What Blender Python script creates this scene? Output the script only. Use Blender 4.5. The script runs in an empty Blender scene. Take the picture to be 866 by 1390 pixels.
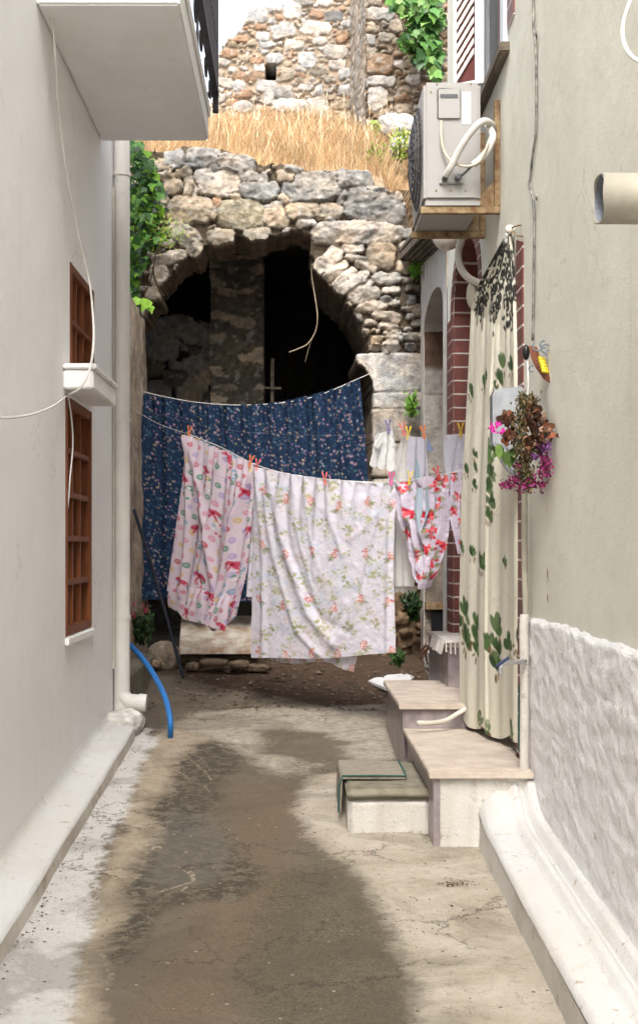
import bpy, math, random
import numpy as np
from mathutils import Vector, Matrix
random.seed(7); RNG = np.random.default_rng(11)
PI = math.pi
F, CX, CY, EYE, SL = 1800.0, 400.0, 745.0, 1.5, 0.0583
col = bpy.context.scene.collection
def P(px, py, Y): return Vector(((px-CX)/F*Y, Y, EYE+(CY-py)/F*Y))
def gz(Y): return SL*Y
def gp(px, py):
    Y = EYE/((py-CY)/F+SL); return ((px-CX)/F*Y, Y)
def onX(X, px, py):
    Y = X*F/(px-CX); return Vector((X, Y, EYE+(CY-py)/F*Y))
def lin(c): c /= 255.0; return c/12.92 if c <= .04045 else ((c+.055)/1.055)**2.4
def S(r, g, b): return (lin(r), lin(g), lin(b))

# ---------------------------------------------------------------- noise
def vnoise(x, y, seed):
    r = np.random.default_rng(seed).random((256, 256))
    xi = np.floor(x).astype(int); yi = np.floor(y).astype(int)
    fx = x-xi; fy = y-yi; fx = fx*fx*(3-2*fx); fy = fy*fy*(3-2*fy)
    a = r[xi & 255, yi & 255]; b = r[(xi+1) & 255, yi & 255]; c = r[xi & 255, (yi+1) & 255]; d = r[(xi+1) & 255, (yi+1) & 255]
    return (a*(1-fx)+b*fx)*(1-fy)+(c*(1-fx)+d*fx)*fy
def fbm(x, y, seed=1, octv=4):
    x = np.asarray(x, float); y = np.asarray(y, float); t = 0; a = .5; s = 0
    for k in range(octv):
        t = t+a*vnoise(x*2**k+17.3*k, y*2**k+5.1*k, seed+k); s += a; a *= .5
    return t/s-.5

# ---------------------------------------------------------------- materials
def nodes(name):
    m = bpy.data.materials.new(name); m.use_nodes = True
    nt = m.node_tree; nt.nodes.clear()
    out = nt.nodes.new('ShaderNodeOutputMaterial'); b = nt.nodes.new('ShaderNodeBsdfPrincipled')
    nt.links.new(b.outputs[0], out.inputs[0]); return m, nt, b, out
def N(nt, t, **k):
    n = nt.nodes.new(t)
    for a, v in k.items(): setattr(n, a, v)
    return n
def noise_node(nt, scale, detail=5, rough=.55, co=None, dist=0):
    n = N(nt, 'ShaderNodeTexNoise'); n.inputs['Scale'].default_value = scale; n.inputs['Detail'].default_value = detail
    n.inputs['Roughness'].default_value = rough; n.inputs['Distortion'].default_value = dist
    if co is not None: nt.links.new(co, n.inputs['Vector'])
    return n
def ramp(nt, src, p0, p1, c0=(0, 0, 0), c1=(1, 1, 1)):
    r = N(nt, 'ShaderNodeValToRGB'); e = r.color_ramp.elements
    e[0].position = p0; e[1].position = p1; e[0].color = (*c0, 1); e[1].color = (*c1, 1)
    nt.links.new(src, r.inputs[0]); return r
def mixc(nt, fac, a, b, mode='MIX'):
    m = N(nt, 'ShaderNodeMix', data_type='RGBA', blend_type=mode)
    def put(s, v):
        if isinstance(v, (tuple, list)): s.default_value = (*v[:3], 1)
        elif isinstance(v, float): s.default_value = v
        else: nt.links.new(v, s)
    put(m.inputs[0], fac); put(m.inputs[6], a); put(m.inputs[7], b); return m.outputs[2]
def math_(nt, op, a, b=0.0):
    m = N(nt, 'ShaderNodeMath', operation=op)
    for i, v in enumerate((a, b)):
        if isinstance(v, (int, float)): m.inputs[i].default_value = v
        else: nt.links.new(v, m.inputs[i])
    return m.outputs[0]
def bump(nt, b, src, strength, dist=.01, prev=None):
    n = N(nt, 'ShaderNodeBump'); n.inputs['Strength'].default_value = strength; n.inputs['Distance'].default_value = dist
    nt.links.new(src, n.inputs['Height'])
    if prev is not None: nt.links.new(prev, n.inputs['Normal'])
    nt.links.new(n.outputs[0], b.inputs['Normal']); return n.outputs[0]
def obj_co(nt): return N(nt, 'ShaderNodeTexCoord').outputs['Object']
def plain(name, c, rough=.6, var=.12, scale=8, bmp=.15, bscale=60, metal=0, spec=.3, c2=None, dist=.004, stretch=None):
    m, nt, b, out = nodes(name); co = obj_co(nt)
    if stretch:
        mp = N(nt, 'ShaderNodeMapping'); mp.inputs['Scale'].default_value = stretch; nt.links.new(co, mp.inputs[0]); co = mp.outputs[0]
    n = noise_node(nt, scale, 6, .6, co); n2 = noise_node(nt, bscale, 4, .6, co)
    c2 = c2 or tuple(x*(1-var*2.2) for x in c)
    f = ramp(nt, n.outputs[0], .35, .7)
    cc = mixc(nt, f.outputs[0], c, c2)
    nt.links.new(cc, b.inputs['Base Color']); b.inputs['Roughness'].default_value = rough; b.inputs['Metallic'].default_value = metal
    b.inputs['Specular IOR Level'].default_value = spec
    bump(nt, b, n2.outputs[0], bmp, dist); return m
def attr_mat(name, rough=.85, var=.35, scale=14, bmp=.5, bscale=45, dist=.012, transl=0, spec=.2):
    m, nt, b, out = nodes(name); co = obj_co(nt)
    a = N(nt, 'ShaderNodeVertexColor', layer_name='Col')
    n = noise_node(nt, scale, 8, .65, co); n2 = noise_node(nt, bscale, 8, .7, co)
    dk = ramp(nt, n.outputs[0], .3, .7, (1-var,)*3, (1+var*.6,)*3)
    c = mixc(nt, 1.0, a.outputs[0], dk.outputs[0], 'MULTIPLY')
    nt.links.new(c, b.inputs['Base Color']); b.inputs['Roughness'].default_value = rough; b.inputs['Specular IOR Level'].default_value = spec
    bump(nt, b, n2.outputs[0], bmp, dist)
    if transl:
        t = N(nt, 'ShaderNodeBsdfTranslucent'); nt.links.new(c, t.inputs[0]); mx = N(nt, 'ShaderNodeMixShader'); mx.inputs[0].default_value = transl
        nt.links.new(b.outputs[0], mx.inputs[1]); nt.links.new(t.outputs[0], mx.inputs[2]); nt.links.new(mx.outputs[0], out.inputs[0])
    return m
def plaster(name, c, stain, fine=.35, stain_amt=.5, z_dirt=None, rough=.9, lump=.3, speck=None):
    """painted render: soft patches, vertical streaks, grain"""
    m, nt, b, out = nodes(name); co = obj_co(nt)
    mp = N(nt, 'ShaderNodeMapping'); mp.inputs['Scale'].default_value = (1.6, .8, .3); nt.links.new(co, mp.inputs[0])
    st = noise_node(nt, 1.6, 8, .62, mp.outputs[0], .6); pa = noise_node(nt, 1.7, 8, .66, co)
    f = math_(nt, 'MULTIPLY', ramp(nt, st.outputs[0], .42, .75).outputs[0], stain_amt)
    cc = mixc(nt, f, c, stain)
    f2 = math_(nt, 'MULTIPLY', ramp(nt, pa.outputs[0], .4, .7).outputs[0], stain_amt*.6)
    cc = mixc(nt, f2, cc, tuple(x*.86 for x in c))
    if speck:
        sp = noise_node(nt, speck[0], 7, .75, co); sf = ramp(nt, sp.outputs[0], speck[2], speck[2]+.07)
        cc = mixc(nt, math_(nt, 'MULTIPLY', sf.outputs[0], speck[3]), cc, speck[1])
    nt.links.new(cc, b.inputs['Base Color']); b.inputs['Roughness'].default_value = rough; b.inputs['Specular IOR Level'].default_value = .2
    wn = noise_node(nt, 3, 6, .6, co); wv = N(nt, 'ShaderNodeVectorMath', operation='MULTIPLY_ADD'); nt.links.new(wn.outputs['Color'], wv.inputs[0]); wv.inputs[1].default_value = (.5, .5, .5); nt.links.new(co, wv.inputs[2])
    vo = N(nt, 'ShaderNodeTexVoronoi', feature='DISTANCE_TO_EDGE'); vo.inputs['Scale'].default_value = 1.1; nt.links.new(wv.outputs[0], vo.inputs['Vector'])
    gate = ramp(nt, noise_node(nt, .9, 3, .5, co).outputs[0], .52, .58)
    ck = math_(nt, 'MULTIPLY', ramp(nt, vo.outputs['Distance'], .001, .0045, (1,)*3, (0,)*3).outputs[0], gate.outputs[0])
    cc = mixc(nt, math_(nt, 'MULTIPLY', ck, .45), cc, tuple(x*.45 for x in stain))
    md = N(nt, 'ShaderNodeMapping'); md.inputs['Scale'].default_value = (9, 9, .45); nt.links.new(co, md.inputs[0])
    dr = noise_node(nt, 1.5, 5, .6, md.outputs[0]); cc = mixc(nt, math_(nt, 'MULTIPLY', ramp(nt, dr.outputs[0], .60, .70).outputs[0], .28), cc, stain)
    chp = noise_node(nt, 7, 8, .7, co); cc = mixc(nt, math_(nt, 'MULTIPLY', ramp(nt, chp.outputs[0], .70, .715).outputs[0], .6), cc, tuple(x*.6 for x in stain))
    nt.links.new(cc, b.inputs['Base Color'])
    g = noise_node(nt, 95, 5, .7, co); l = noise_node(nt, 5, 4, .5, co)
    nn = bump(nt, b, g.outputs[0], fine, .006); bump(nt, b, l.outputs[0], lump, .03, nn)
    return m

M = {}
M['left'] = plaster('cream_plaster', (.80, .79, .785), (.68, .655, .62), .35, .45)
M['leftwhite'] = plaster('white_plaster', (.80, .795, .79), (.62, .58, .52), .3, .4)
M['white'] = plaster('limewash', (.60, .597, .585), (.55, .48, .39), 1.2, .6, lump=.45, speck=(17, (.34, .26, .17), .60, .8))
M['right'] = plaster('beige_plaster', (.70, .69, .61), (.57, .545, .455), .4, .6)
M['rough'] = plaster('rough_render', (.84, .84, .845), (.72, .67, .64), 1.3, .5, lump=.6, speck=(22, (.48, .39, .33), .57, .6))
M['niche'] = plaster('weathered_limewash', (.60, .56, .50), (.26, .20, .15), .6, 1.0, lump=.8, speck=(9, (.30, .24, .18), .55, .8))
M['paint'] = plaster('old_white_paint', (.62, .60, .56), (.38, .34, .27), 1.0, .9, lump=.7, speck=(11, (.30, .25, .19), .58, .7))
M['pvc'] = plain('cream_pvc', (.66, .64, .60), .4, .06, 3, .05)
M['pvcold'] = plain('old_pvc', (.60, .56, .48), .5, .12, 4, .1)
M['wood'] = plain('brown_varnished_wood', (.20, .062, .020), .55, .25, 6, .2, 40, spec=.2, stretch=(6, 6, .6))
M['wooddark'] = plain('dark_brown_wood', (.10, .035, .018), .5, .25, 6, .2, 40)
M['oldwood'] = plain('weathered_wood', (.17, .14, .105), .85, .3, 7, .7, 50, c2=(.08, .065, .05), stretch=(1, .4, 5))
M['glass'] = plain('dark_window_glass', (.02, .018, .016), .08, 0, 3, 0, spec=.6)
M['iron'] = plain('black_iron', (.035, .03, .035), .55, .2, 12, .2)
M['rust'] = plain('rusty_steel', (.30, .23, .13), .8, .3, 26, .5, 60, c2=(.13, .05, .018))
M['rustw'] = plain('rusty_white_enamel', (.62, .58, .50), .6, .3, 9, .5, 60, c2=(.30, .17, .09))
M['acbody'] = plain('grey_enamel', (.32, .31, .295), .4, .05, 3, .03, spec=.4)
M['acdark'] = plain('dark_grey_plastic', (.10, .10, .11), .6, .1)
M['sticker'] = plain('pale_sticker', (.62, .66, .70), .4, .03)
M['ink'] = plain('grey_ink', (.18, .2, .22), .6, 0)
M['foam'] = plain('white_foam_lagging', (.62, .60, .56), .8, .12, 18, .5)
M['creamcable'] = plain('cream_cable', (.60, .54, .42), .6, .1)
M['whitecable'] = plain('white_cable', (.72, .70, .66), .5, .08)
M['blackcable'] = plain('black_cable', (.06, .06, .07), .6, .3, 30, c2=(.35, .33, .28))
M['globe'] = plain('opal_glass', (.72, .68, .60), .25, .03)
M['metal'] = plain('galvanised_metal', (.42, .44, .47), .42, .15, 10, .1, metal=.6)
M['chrome'] = plain('chrome', (.7, .7, .72), .2, .05, metal=1)
M['bluehose'] = plain('blue_hose', (.02, .15, .42), .45, .1)
M['darkrod'] = plain('dark_blue_rod', (.018, .022, .035), .6, .2, 20)
M['leather'] = plain('brown_leather', (.20, .07, .035), .5, .2)
M['black'] = plain('black_plastic', (.012, .012, .014), .3, 0)
M['yellow'] = plain('yellow_plastic', (.62, .48, .03), .4, .05)
M['wire'] = plain('blue_grey_wire', (.16, .19, .23), .45, .1)
M['string'] = plain('white_string', (.7, .68, .64), .9, .1)
M['marble'] = plain('pink_marble', (.53, .46, .385), .6, .2, 9, .4, 60, c2=(.37, .30, .25), dist=.006)
M['marbledark'] = plain('purple_grey_marble', (.30, .26, .26), .35, .3, 9, .15, 60, c2=(.15, .115, .125))
M['block'] = plain('mossy_concrete', (.22, .20, .15), .95, .25, 12, .7, 50, c2=(.12, .11, .075))
M['mat'] = plain('grey_brown_carpet', (.28, .25, .20), 1, .2, 25, 1.0, 160, c2=(.2, .175, .14))
M['teal'] = plain('teal_edging', (.015, .09, .075), .7, .2)
M['rug'] = plain('pale_fringed_rug', (.60, .56, .52), 1, .15, 20, 1.0, 120)
M['stone'] = attr_mat('rubble_stone', .9, .36, 16, .9, 38, .02)
M['soil'] = plain('brown_soil', (.14, .095, .065), 1, .25, 16, 1.0, 70, c2=(.07, .048, .033), dist=.02)
M['leaf'] = attr_mat('foliage', .5, .3, 30, .1, 60, .003, transl=.35, spec=.4)
M['dry'] = attr_mat('dry_grass', .8, .2, 10, 0, 10, .001, transl=.25)
M['cloth'] = attr_mat('printed_cotton', .9, .05, 30, .35, 160, .003, transl=.22, spec=.1)
M['lace'] = attr_mat('printed_curtain', .85, .06, 30, .3, 120, .003, transl=.12, spec=.15)
M['sheer'] = attr_mat('white_cotton_print', .9, .04, 30, .25, 160, .003, transl=.45, spec=.1)
M['whitecloth'] = plain('white_cotton', (.76, .75, .73), .9, .05, 8, .4, 140)
M['stem'] = plain('brown_stem', (.12, .085, .05), .9, .2)
M['pipeold'] = plain('old_beige_pipe', (.42, .395, .32), .6, .15, 6, .2)
M['pipein'] = plain('grey_pipe_core', (.22, .24, .27), .7, .1)
M['orangecable'] = plain('orange_cable', (.45, .17, .06), .6, .1)
M['bluebag'] = plain('blue_plastic', (.02, .1, .2), .4, .1)
M['shutterwhite'] = plain('blue_white_paint', (.58, .62, .66), .45, .05)
M['slat'] = plain('pinkish_slat_paint', (.68, .60, .56), .5, .08)
M['maroon'] = plain('maroon_paint', (.13, .035, .03), .5, .2)
for nm, c in (('orange', (.75, .17, .01)), ('coral', (.72, .12, .09)), ('pink', (.78, .06, .28)), ('yellowpeg', (.72, .5, .02)), ('red', (.6, .01, .015)), ('purple', (.10, .07, .28))):
    M['peg_'+nm] = plain(nm+'_plastic', c, .35, .02, spec=.5)
def tile_mat():
    m, nt, b, out = nodes('red_brick_tiles'); co = obj_co(nt); sep = N(nt, 'ShaderNodeSeparateXYZ'); nt.links.new(co, sep.inputs[0])
    zz = math_(nt, 'FRACT', math_(nt, 'DIVIDE', sep.outputs[2], .083))
    wob = noise_node(nt, 14, 3, .5, co); zz = math_(nt, 'ADD', zz, math_(nt, 'MULTIPLY', math_(nt, 'SUBTRACT', wob.outputs[0], .5), .08))
    j = math_(nt, 'LESS_THAN', math_(nt, 'ABSOLUTE', math_(nt, 'SUBTRACT', zz, .5)), .055)
    n = noise_node(nt, 7, 6, .6, co); rc = mixc(nt, ramp(nt, n.outputs[0], .35, .7).outputs[0], (.175, .045, .035), (.10, .03, .025))
    cc = mixc(nt, j, rc, (.50, .46, .43)); nt.links.new(cc, b.inputs['Base Color']); b.inputs['Roughness'].default_value = .55
    bump(nt, b, j, .4, .004); return m
M['tile'] = tile_mat()

# ---------------------------------------------------------------- object helpers
def link(name, me, mat, parent=None, smooth=False):
    o = bpy.data.objects.new(name, me); col.objects.link(o)
    if mat is not None: me.materials.append(mat)
    if smooth: me.polygons.foreach_set('use_smooth', [True]*len(me.polygons))
    if parent is not None:
        o.parent = parent; o.matrix_parent_inverse = parent.matrix_basis.inverted()
    return o
def tag(o, label=None, cat=None, group=None, kind=None):
    if label: o['label'] = label
    if cat: o['category'] = cat
    if group: o['group'] = group
    if kind: o['kind'] = kind
    return o
def thing(name, loc, label, cat, group=None):
    o = bpy.data.objects.new(name, None); o.location = loc; o.empty_display_size = .1; col.objects.link(o)
    return tag(o, label, cat, group)
class MB:
    def __init__(s): s.v = []; s.f = []
    def box(s, x0, x1, y0, y1, z0, z1):
        b = len(s.v); s.v += [(x, y, z) for z in (z0, z1) for y in (y0, y1) for x in (x0, x1)]
        s.f += [tuple(b+i for i in q) for q in ((0, 2, 3, 1), (4, 5, 7, 6), (0, 1, 5, 4), (2, 6, 7, 3), (0, 4, 6, 2), (1, 3, 7, 5))]; return s
    def bar(s, a, b, w, h=None, up=(0, 0, 1)):
        """rectangular bar from a to b"""
        a = Vector(a); b = Vector(b); d = (b-a).normalized(); h = h or w; u = Vector(up)
        if abs(d.dot(u)) > .95: u = Vector((1, 0, 0))
        r = d.cross(u).normalized(); u = r.cross(d).normalized(); k = len(s.v)
        for p in (a, b):
            for sx, sz in ((-1, -1), (1, -1), (1, 1), (-1, 1)): s.v.append(tuple(p+r*sx*w/2+u*sz*h/2))
        s.f += [tuple(k+i for i in q) for q in ((0, 1, 2, 3), (7, 6, 5, 4), (0, 4, 5, 1), (1, 5, 6, 2), (2, 6, 7, 3), (3, 7, 4, 0))]; return s
    def tube(s, pts, r, n=8, smooth=2, cap=True):
        pts = [Vector(p) for p in pts]
        if smooth and len(pts) > 2: pts = catmull(pts, 4*smooth)
        rr = r if isinstance(r, (list, tuple)) else None; L = len(pts); k = len(s.v); u = None
        for i, p in enumerate(pts):
            d = (pts[min(i+1, L-1)]-pts[max(i-1, 0)]).normalized()
            if u is None: u = d.orthogonal().normalized()
            u = (u-d*u.dot(d)).normalized(); w = d.cross(u)
            q = r if rr is None else rr[0]+(rr[1]-rr[0])*i/(L-1)
            for j in range(n): a = 2*PI*j/n; s.v.append(tuple(p+(u*math.cos(a)+w*math.sin(a))*q))
        for i in range(L-1):
            for j in range(n): s.f.append((k+i*n+j, k+i*n+(j+1) % n, k+(i+1)*n+(j+1) % n, k+(i+1)*n+j))
        if cap: s.f.append(tuple(k+j for j in range(n-1, -1, -1))); s.f.append(tuple(k+(L-1)*n+j for j in range(n)))
        return s
    def prism(s, poly, off):
        off = Vector(off); k = len(s.v); n = len(poly)
        s.v += [tuple(p) for p in poly]+[tuple(Vector(p)+off) for p in poly]
        s.f.append(tuple(range(k, k+n))); s.f.append(tuple(range(k+2*n-1, k+n-1, -1)))
        for i in range(n): s.f.append((k+i, k+n+i, k+n+(i+1) % n, k+(i+1) % n))
        return s
    def ball(s, c, r, n=12, sq=(1, 1, 1)):
        k = len(s.v); c = Vector(c)
        for i in range(n+1):
            a = PI*i/n
            for j in range(2*n):
                b = PI*j/n; s.v.append((c.x+r*sq[0]*math.sin(a)*math.cos(b), c.y+r*sq[1]*math.sin(a)*math.sin(b), c.z+r*sq[2]*math.cos(a)))
        for i in range(n):
            for j in range(2*n): s.f.append((k+i*2*n+j, k+(i+1)*2*n+j, k+(i+1)*2*n+(j+1) % (2*n), k+i*2*n+(j+1) % (2*n)))
        return s
    def quad(s, a, b, c, d): k = len(s.v); s.v += [tuple(a), tuple(b), tuple(c), tuple(d)]; s.f.append((k, k+1, k+2, k+3)); return s
    def build(s, name, mat, parent=None, smooth=False, bevel=0, seg=2, fix=True):
        me = bpy.data.meshes.new(name); me.from_pydata(s.v, [], s.f); me.update()
        if fix:
            import bmesh
            b = bmesh.new(); b.from_mesh(me); bmesh.ops.recalc_face_normals(b, faces=b.faces)
            if bevel: bmesh.ops.bevel(b, geom=[e for e in b.edges if len(e.link_faces) == 2 and e.calc_face_angle(0) > .6], offset=bevel, segments=seg, affect='EDGES', clamp_overlap=True)
            b.to_mesh(me); b.free()
        return link(name, me, mat, parent, smooth or bevel > 0 and False)
def catmull(p, k):
    out = []; n = len(p)
    for i in range(n-1):
        a, b, c, d = p[max(i-1, 0)], p[i], p[i+1], p[min(i+2, n-1)]
        for j in range(k):
            t = j/k; out.append(.5*((2*b)+(c-a)*t+(2*a-5*b+4*c-d)*t*t+(-a+3*b-3*c+d)*t**3))
    out.append(p[-1]); return out
def np_mesh(name, V, Fq, mat, parent=None, colr=None, smooth=True, attrs=None):
    me = bpy.data.meshes.new(name); V = np.asarray(V, np.float32); Fq = np.asarray(Fq, np.int32); k = Fq.shape[1]
    me.vertices.add(len(V)); me.vertices.foreach_set('co', V.ravel()); me.loops.add(Fq.size); me.loops.foreach_set('vertex_index', Fq.ravel())
    me.polygons.add(len(Fq)); me.polygons.foreach_set('loop_start', np.arange(0, Fq.size, k, dtype=np.int32)); me.polygons.foreach_set('loop_total', np.full(len(Fq), k, np.int32))
    me.update(calc_edges=True)
    al = dict(attrs or {})
    if colr is not None: al['Col'] = colr
    for nme, c in al.items():
        a = me.color_attributes.new(nme, 'FLOAT_COLOR', 'POINT'); c = np.asarray(c, np.float32)
        if c.shape[1] == 3: c = np.hstack([c, np.ones((len(c), 1), np.float32)])
        a.data.foreach_set('color', c.ravel())
    me.validate()
    return link(name, me, mat, parent, smooth)
def gridfaces(nr, nc):
    i = np.arange(nr*nc).reshape(nr, nc); return np.stack([i[:-1, :-1], i[:-1, 1:], i[1:, 1:], i[1:, :-1]], -1).reshape(-1, 4)
def inpoly(x, y, poly):
    r = np.zeros(np.shape(x), bool); n = len(poly)
    for i in range(n):
        x0, y0 = poly[i]; x1, y1 = poly[(i+1) % n]
        if y0 == y1: continue
        r ^= ((y0 > y) != (y1 > y)) & (x < (x1-x0)*(y-y0)/(y1-y0)+x0)
    return r
def sdist(x, y, poly):
    d = np.full(np.shape(x), 1e9); n = len(poly)
    for i in range(n):
        ax, ay = poly[i]; bx, by = poly[(i+1) % n]; dx, dy = bx-ax, by-ay; L = dx*dx+dy*dy+1e-12
        t = np.clip(((x-ax)*dx+(y-ay)*dy)/L, 0, 1); d = np.minimum(d, np.hypot(x-ax-t*dx, y-ay-t*dy))
    return np.where(inpoly(x, y, poly), d, -d)

# ================================================================ GROUND
def build_ground():
    xs = np.arange(-1.3, 1.12, .0125); ys = np.concatenate([np.arange(-3, 2.6, .08), np.arange(2.6, 7, .0125), np.arange(7, 10.6, .02)])
    X, Y = np.meshgrid(xs, ys); px = CX+X*F/np.maximum(Y, .5); py = CY+(EYE-SL*Y)*F/np.maximum(Y, .5)
    W = lambda L: [gp(a, b) for a, b in L]
    white = W([(-400, 2600), (-300, 1560), (0, 1290), (120, 1080), (178, 985), (205, 990), (212, 1002), (196, 1030), (176, 1085), (160, 1125), (142, 1165), (128, 1215), (118, 1262), (108, 1300), (60, 1500), (40, 2600)])
    tan = W([(-100, 2600), (60, 1500), (100, 1310), (118, 1262), (128, 1215), (142, 1165), (160, 1125), (178, 1070), (200, 1000), (240, 985), (282, 1003), (262, 1015), (236, 1030), (228, 1075), (190, 1103), (214, 1120), (200, 1150), (178, 1180), (164, 1215), (172, 1240), (142, 1270), (134, 1310), (110, 1500), (60, 2600)])
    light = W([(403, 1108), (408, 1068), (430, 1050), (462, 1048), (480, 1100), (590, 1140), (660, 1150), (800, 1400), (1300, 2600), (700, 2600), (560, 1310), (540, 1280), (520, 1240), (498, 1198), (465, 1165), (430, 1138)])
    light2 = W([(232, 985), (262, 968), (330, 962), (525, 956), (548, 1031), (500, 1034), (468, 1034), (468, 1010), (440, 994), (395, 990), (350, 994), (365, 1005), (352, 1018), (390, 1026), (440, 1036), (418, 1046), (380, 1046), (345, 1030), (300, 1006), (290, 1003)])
    soil = W([(150, 1000), (190, 960), (200, 925), (240, 925), (300, 935), (380, 946), (440, 958), (520, 955), (530, 930), (620, 930), (620, 850), (150, 850)])
    moss = W([(370, 1190), (430, 1165), (500, 1210), (545, 1300), (600, 1500), (700, 2600), (300, 2600), (330, 1310), (345, 1240)])
    dark = W([(245, 1010), (300, 1005), (340, 1020), (300, 1060), (300, 1090), (270, 1110), (330, 1160), (360, 1180), (330, 1215), (230, 1230), (180, 1310), (140, 1310), (150, 1265), (172, 1240), (164, 1212), (200, 1150), (214, 1118), (195, 1100), (228, 1075), (236, 1030)])
    grey = W([(205, 1130), (235, 1100), (300, 1110), (310, 1150), (300, 1195), (240, 1210), (195, 1200)])
    def m(poly): return np.clip(.5+sdist(X, Y, poly)/.3, 0, 1)
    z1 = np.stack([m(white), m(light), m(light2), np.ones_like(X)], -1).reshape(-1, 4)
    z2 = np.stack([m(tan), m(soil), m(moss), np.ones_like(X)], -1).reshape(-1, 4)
    VL = [[(250, 1022), (262, 1033), (278, 1045), (287, 1058)], [(233, 1042), (252, 1052), (258, 1062), (276, 1066), (286, 1075)], [(184, 1150), (200, 1160), (212, 1150), (219, 1153)], [(228, 1066), (236, 1072)], [(252, 1020), (270, 1026), (280, 1035)],
         [(232, 1172), (243, 1176), (255, 1182), (262, 1190)], [(190, 1145), (200, 1150)], [(246, 1208), (252, 1204)], [(178, 1165), (193, 1172), (200, 1168)], [(262, 1175), (262, 1195), (235, 1205), (205, 1215)], [(130, 1290), (140, 1300), (150, 1330)]]
    vd = np.full(X.shape, 9.)
    for L in VL:
        Wl = W(L)
        for (ax, ay), (bx, by) in zip(Wl[:-1], Wl[1:]):
            dx, dy = bx-ax, by-ay; t = np.clip(((X-ax)*dx+(Y-ay)*dy)/(dx*dx+dy*dy), 0, 1); vd = np.minimum(vd, np.hypot(X-ax-t*dx, Y-ay-t*dy))
    z3 = np.stack([m(dark), m(grey), np.clip(vd/.1, 0, 1), np.ones_like(X)], -1).reshape(-1, 4)
    wm = m(W([(310, 1060), (420, 1060), (400, 1140), (385, 1200), (340, 1310), (300, 1600), (120, 1600), (200, 1310), (260, 1220), (300, 1150)])); z4_ = np.stack([wm, wm, wm, np.ones_like(X)], -1).reshape(-1, 4)
    Z = SL*Y+fbm(X*3, Y*3, 3, 5)*.018+fbm(X*18, Y*18, 9, 4)*.006
    lt = np.clip(sdist(X, Y, light)/.03, -1, 1); Z += np.maximum(lt, -0.2)*.003
    so = np.clip((Y-9.15)/.6, 0, 1); Z += so*(.03+.09*(fbm(X*4, Y*4, 40, 5)+.3))
    Z += np.clip((Y-9.6)/.5, 0, 1)*.03
    # inside of channel bed is a little lower
    Z -= .02*np.exp(-((X+.12)/.25)**2)*(Y < 7.4)
    m_, nt, b, out = nodes('alley_concrete'); co = obj_co(nt)
    A = [N(nt, 'ShaderNodeVertexColor', layer_name=k) for k in ('za', 'zb', 'zc', 'zd')]; Sp = []
    for a in A: s = N(nt, 'ShaderNodeSeparateColor'); nt.links.new(a.outputs[0], s.inputs[0]); Sp.append(s)
    big = noise_node(nt, 4, 10, .72, co, .4); mid = noise_node(nt, 20, 9, .78, co, .3); fine = noise_node(nt, 90, 6, .8, co)
    def mask(src, spread=.5, wid=.03, nz=big):
        v = math_(nt, 'ADD', src, math_(nt, 'MULTIPLY', math_(nt, 'SUBTRACT', nz.outputs[0], .5), spread)); v = math_(nt, 'ADD', v, math_(nt, 'MULTIPLY', math_(nt, 'SUBTRACT', mid.outputs[0], .5), spread*.8)); v = math_(nt, 'ADD', v, math_(nt, 'MULTIPLY', math_(nt, 'SUBTRACT', fine.outputs[0], .5), spread*.35))
        return ramp(nt, v, .5-wid, .5+wid).outputs[0]
    base = mixc(nt, ramp(nt, big.outputs[0], .40, .60).outputs[0], (.215, .172, .122), (.145, .122, .086))
    base = mixc(nt, ramp(nt, mid.outputs[0], .55, .60).outputs[0], base, (.072, .060, .044))
    base = mixc(nt, math_(nt, 'MULTIPLY', ramp(nt, fine.outputs[0], .44, .38).outputs[0], .55), base, (.20, .165, .125))
    base = mixc(nt, math_(nt, 'MULTIPLY', mask(Sp[3].outputs[0], .8, .3), .8), base, mixc(nt, ramp(nt, fine.outputs[0], .42, .58).outputs[0], (.235, .170, .112), (.165, .122, .082)))
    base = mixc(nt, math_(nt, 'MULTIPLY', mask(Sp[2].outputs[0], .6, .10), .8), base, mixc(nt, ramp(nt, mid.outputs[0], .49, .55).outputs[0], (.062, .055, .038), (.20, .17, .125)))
    base = mixc(nt, math_(nt, 'MULTIPLY', mask(Sp[2].outputs[1], .7, .1), .6), base, (.19, .17, .14))
    mo = math_(nt, 'MULTIPLY', mask(Sp[1].outputs[2], .9, .25), ramp(nt, fine.outputs[0], .42, .6).outputs[0])
    base = mixc(nt, math_(nt, 'MULTIPLY', mo, .75), base, (.060, .064, .022))
    spk = ramp(nt, noise_node(nt, 75, 3, .6, co).outputs[0], .66, .72).outputs[0]
    base = mixc(nt, math_(nt, 'MULTIPLY', spk, .5), base, (.38, .33, .26))
    vv = math_(nt, 'ADD', Sp[2].outputs[2], math_(nt, 'MULTIPLY', math_(nt, 'SUBTRACT', mid.outputs[0], .5), .7))
    base = mixc(nt, ramp(nt, vv, .0, .07, (.6,)*3, (0,)*3).outputs[0], base, (.46, .38, .27))
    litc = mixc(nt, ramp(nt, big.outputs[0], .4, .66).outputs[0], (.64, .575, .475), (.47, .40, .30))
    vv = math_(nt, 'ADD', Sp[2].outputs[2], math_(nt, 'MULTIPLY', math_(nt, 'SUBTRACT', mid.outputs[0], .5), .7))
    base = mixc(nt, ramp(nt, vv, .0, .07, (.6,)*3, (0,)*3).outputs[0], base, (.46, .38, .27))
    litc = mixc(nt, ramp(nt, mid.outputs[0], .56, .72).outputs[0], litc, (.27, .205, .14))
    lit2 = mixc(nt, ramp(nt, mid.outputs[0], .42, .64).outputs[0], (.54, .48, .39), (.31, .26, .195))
    tanc = mixc(nt, ramp(nt, mid.outputs[0], .4, .66).outputs[0], (.54, .46, .35), (.36, .28, .19))
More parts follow.
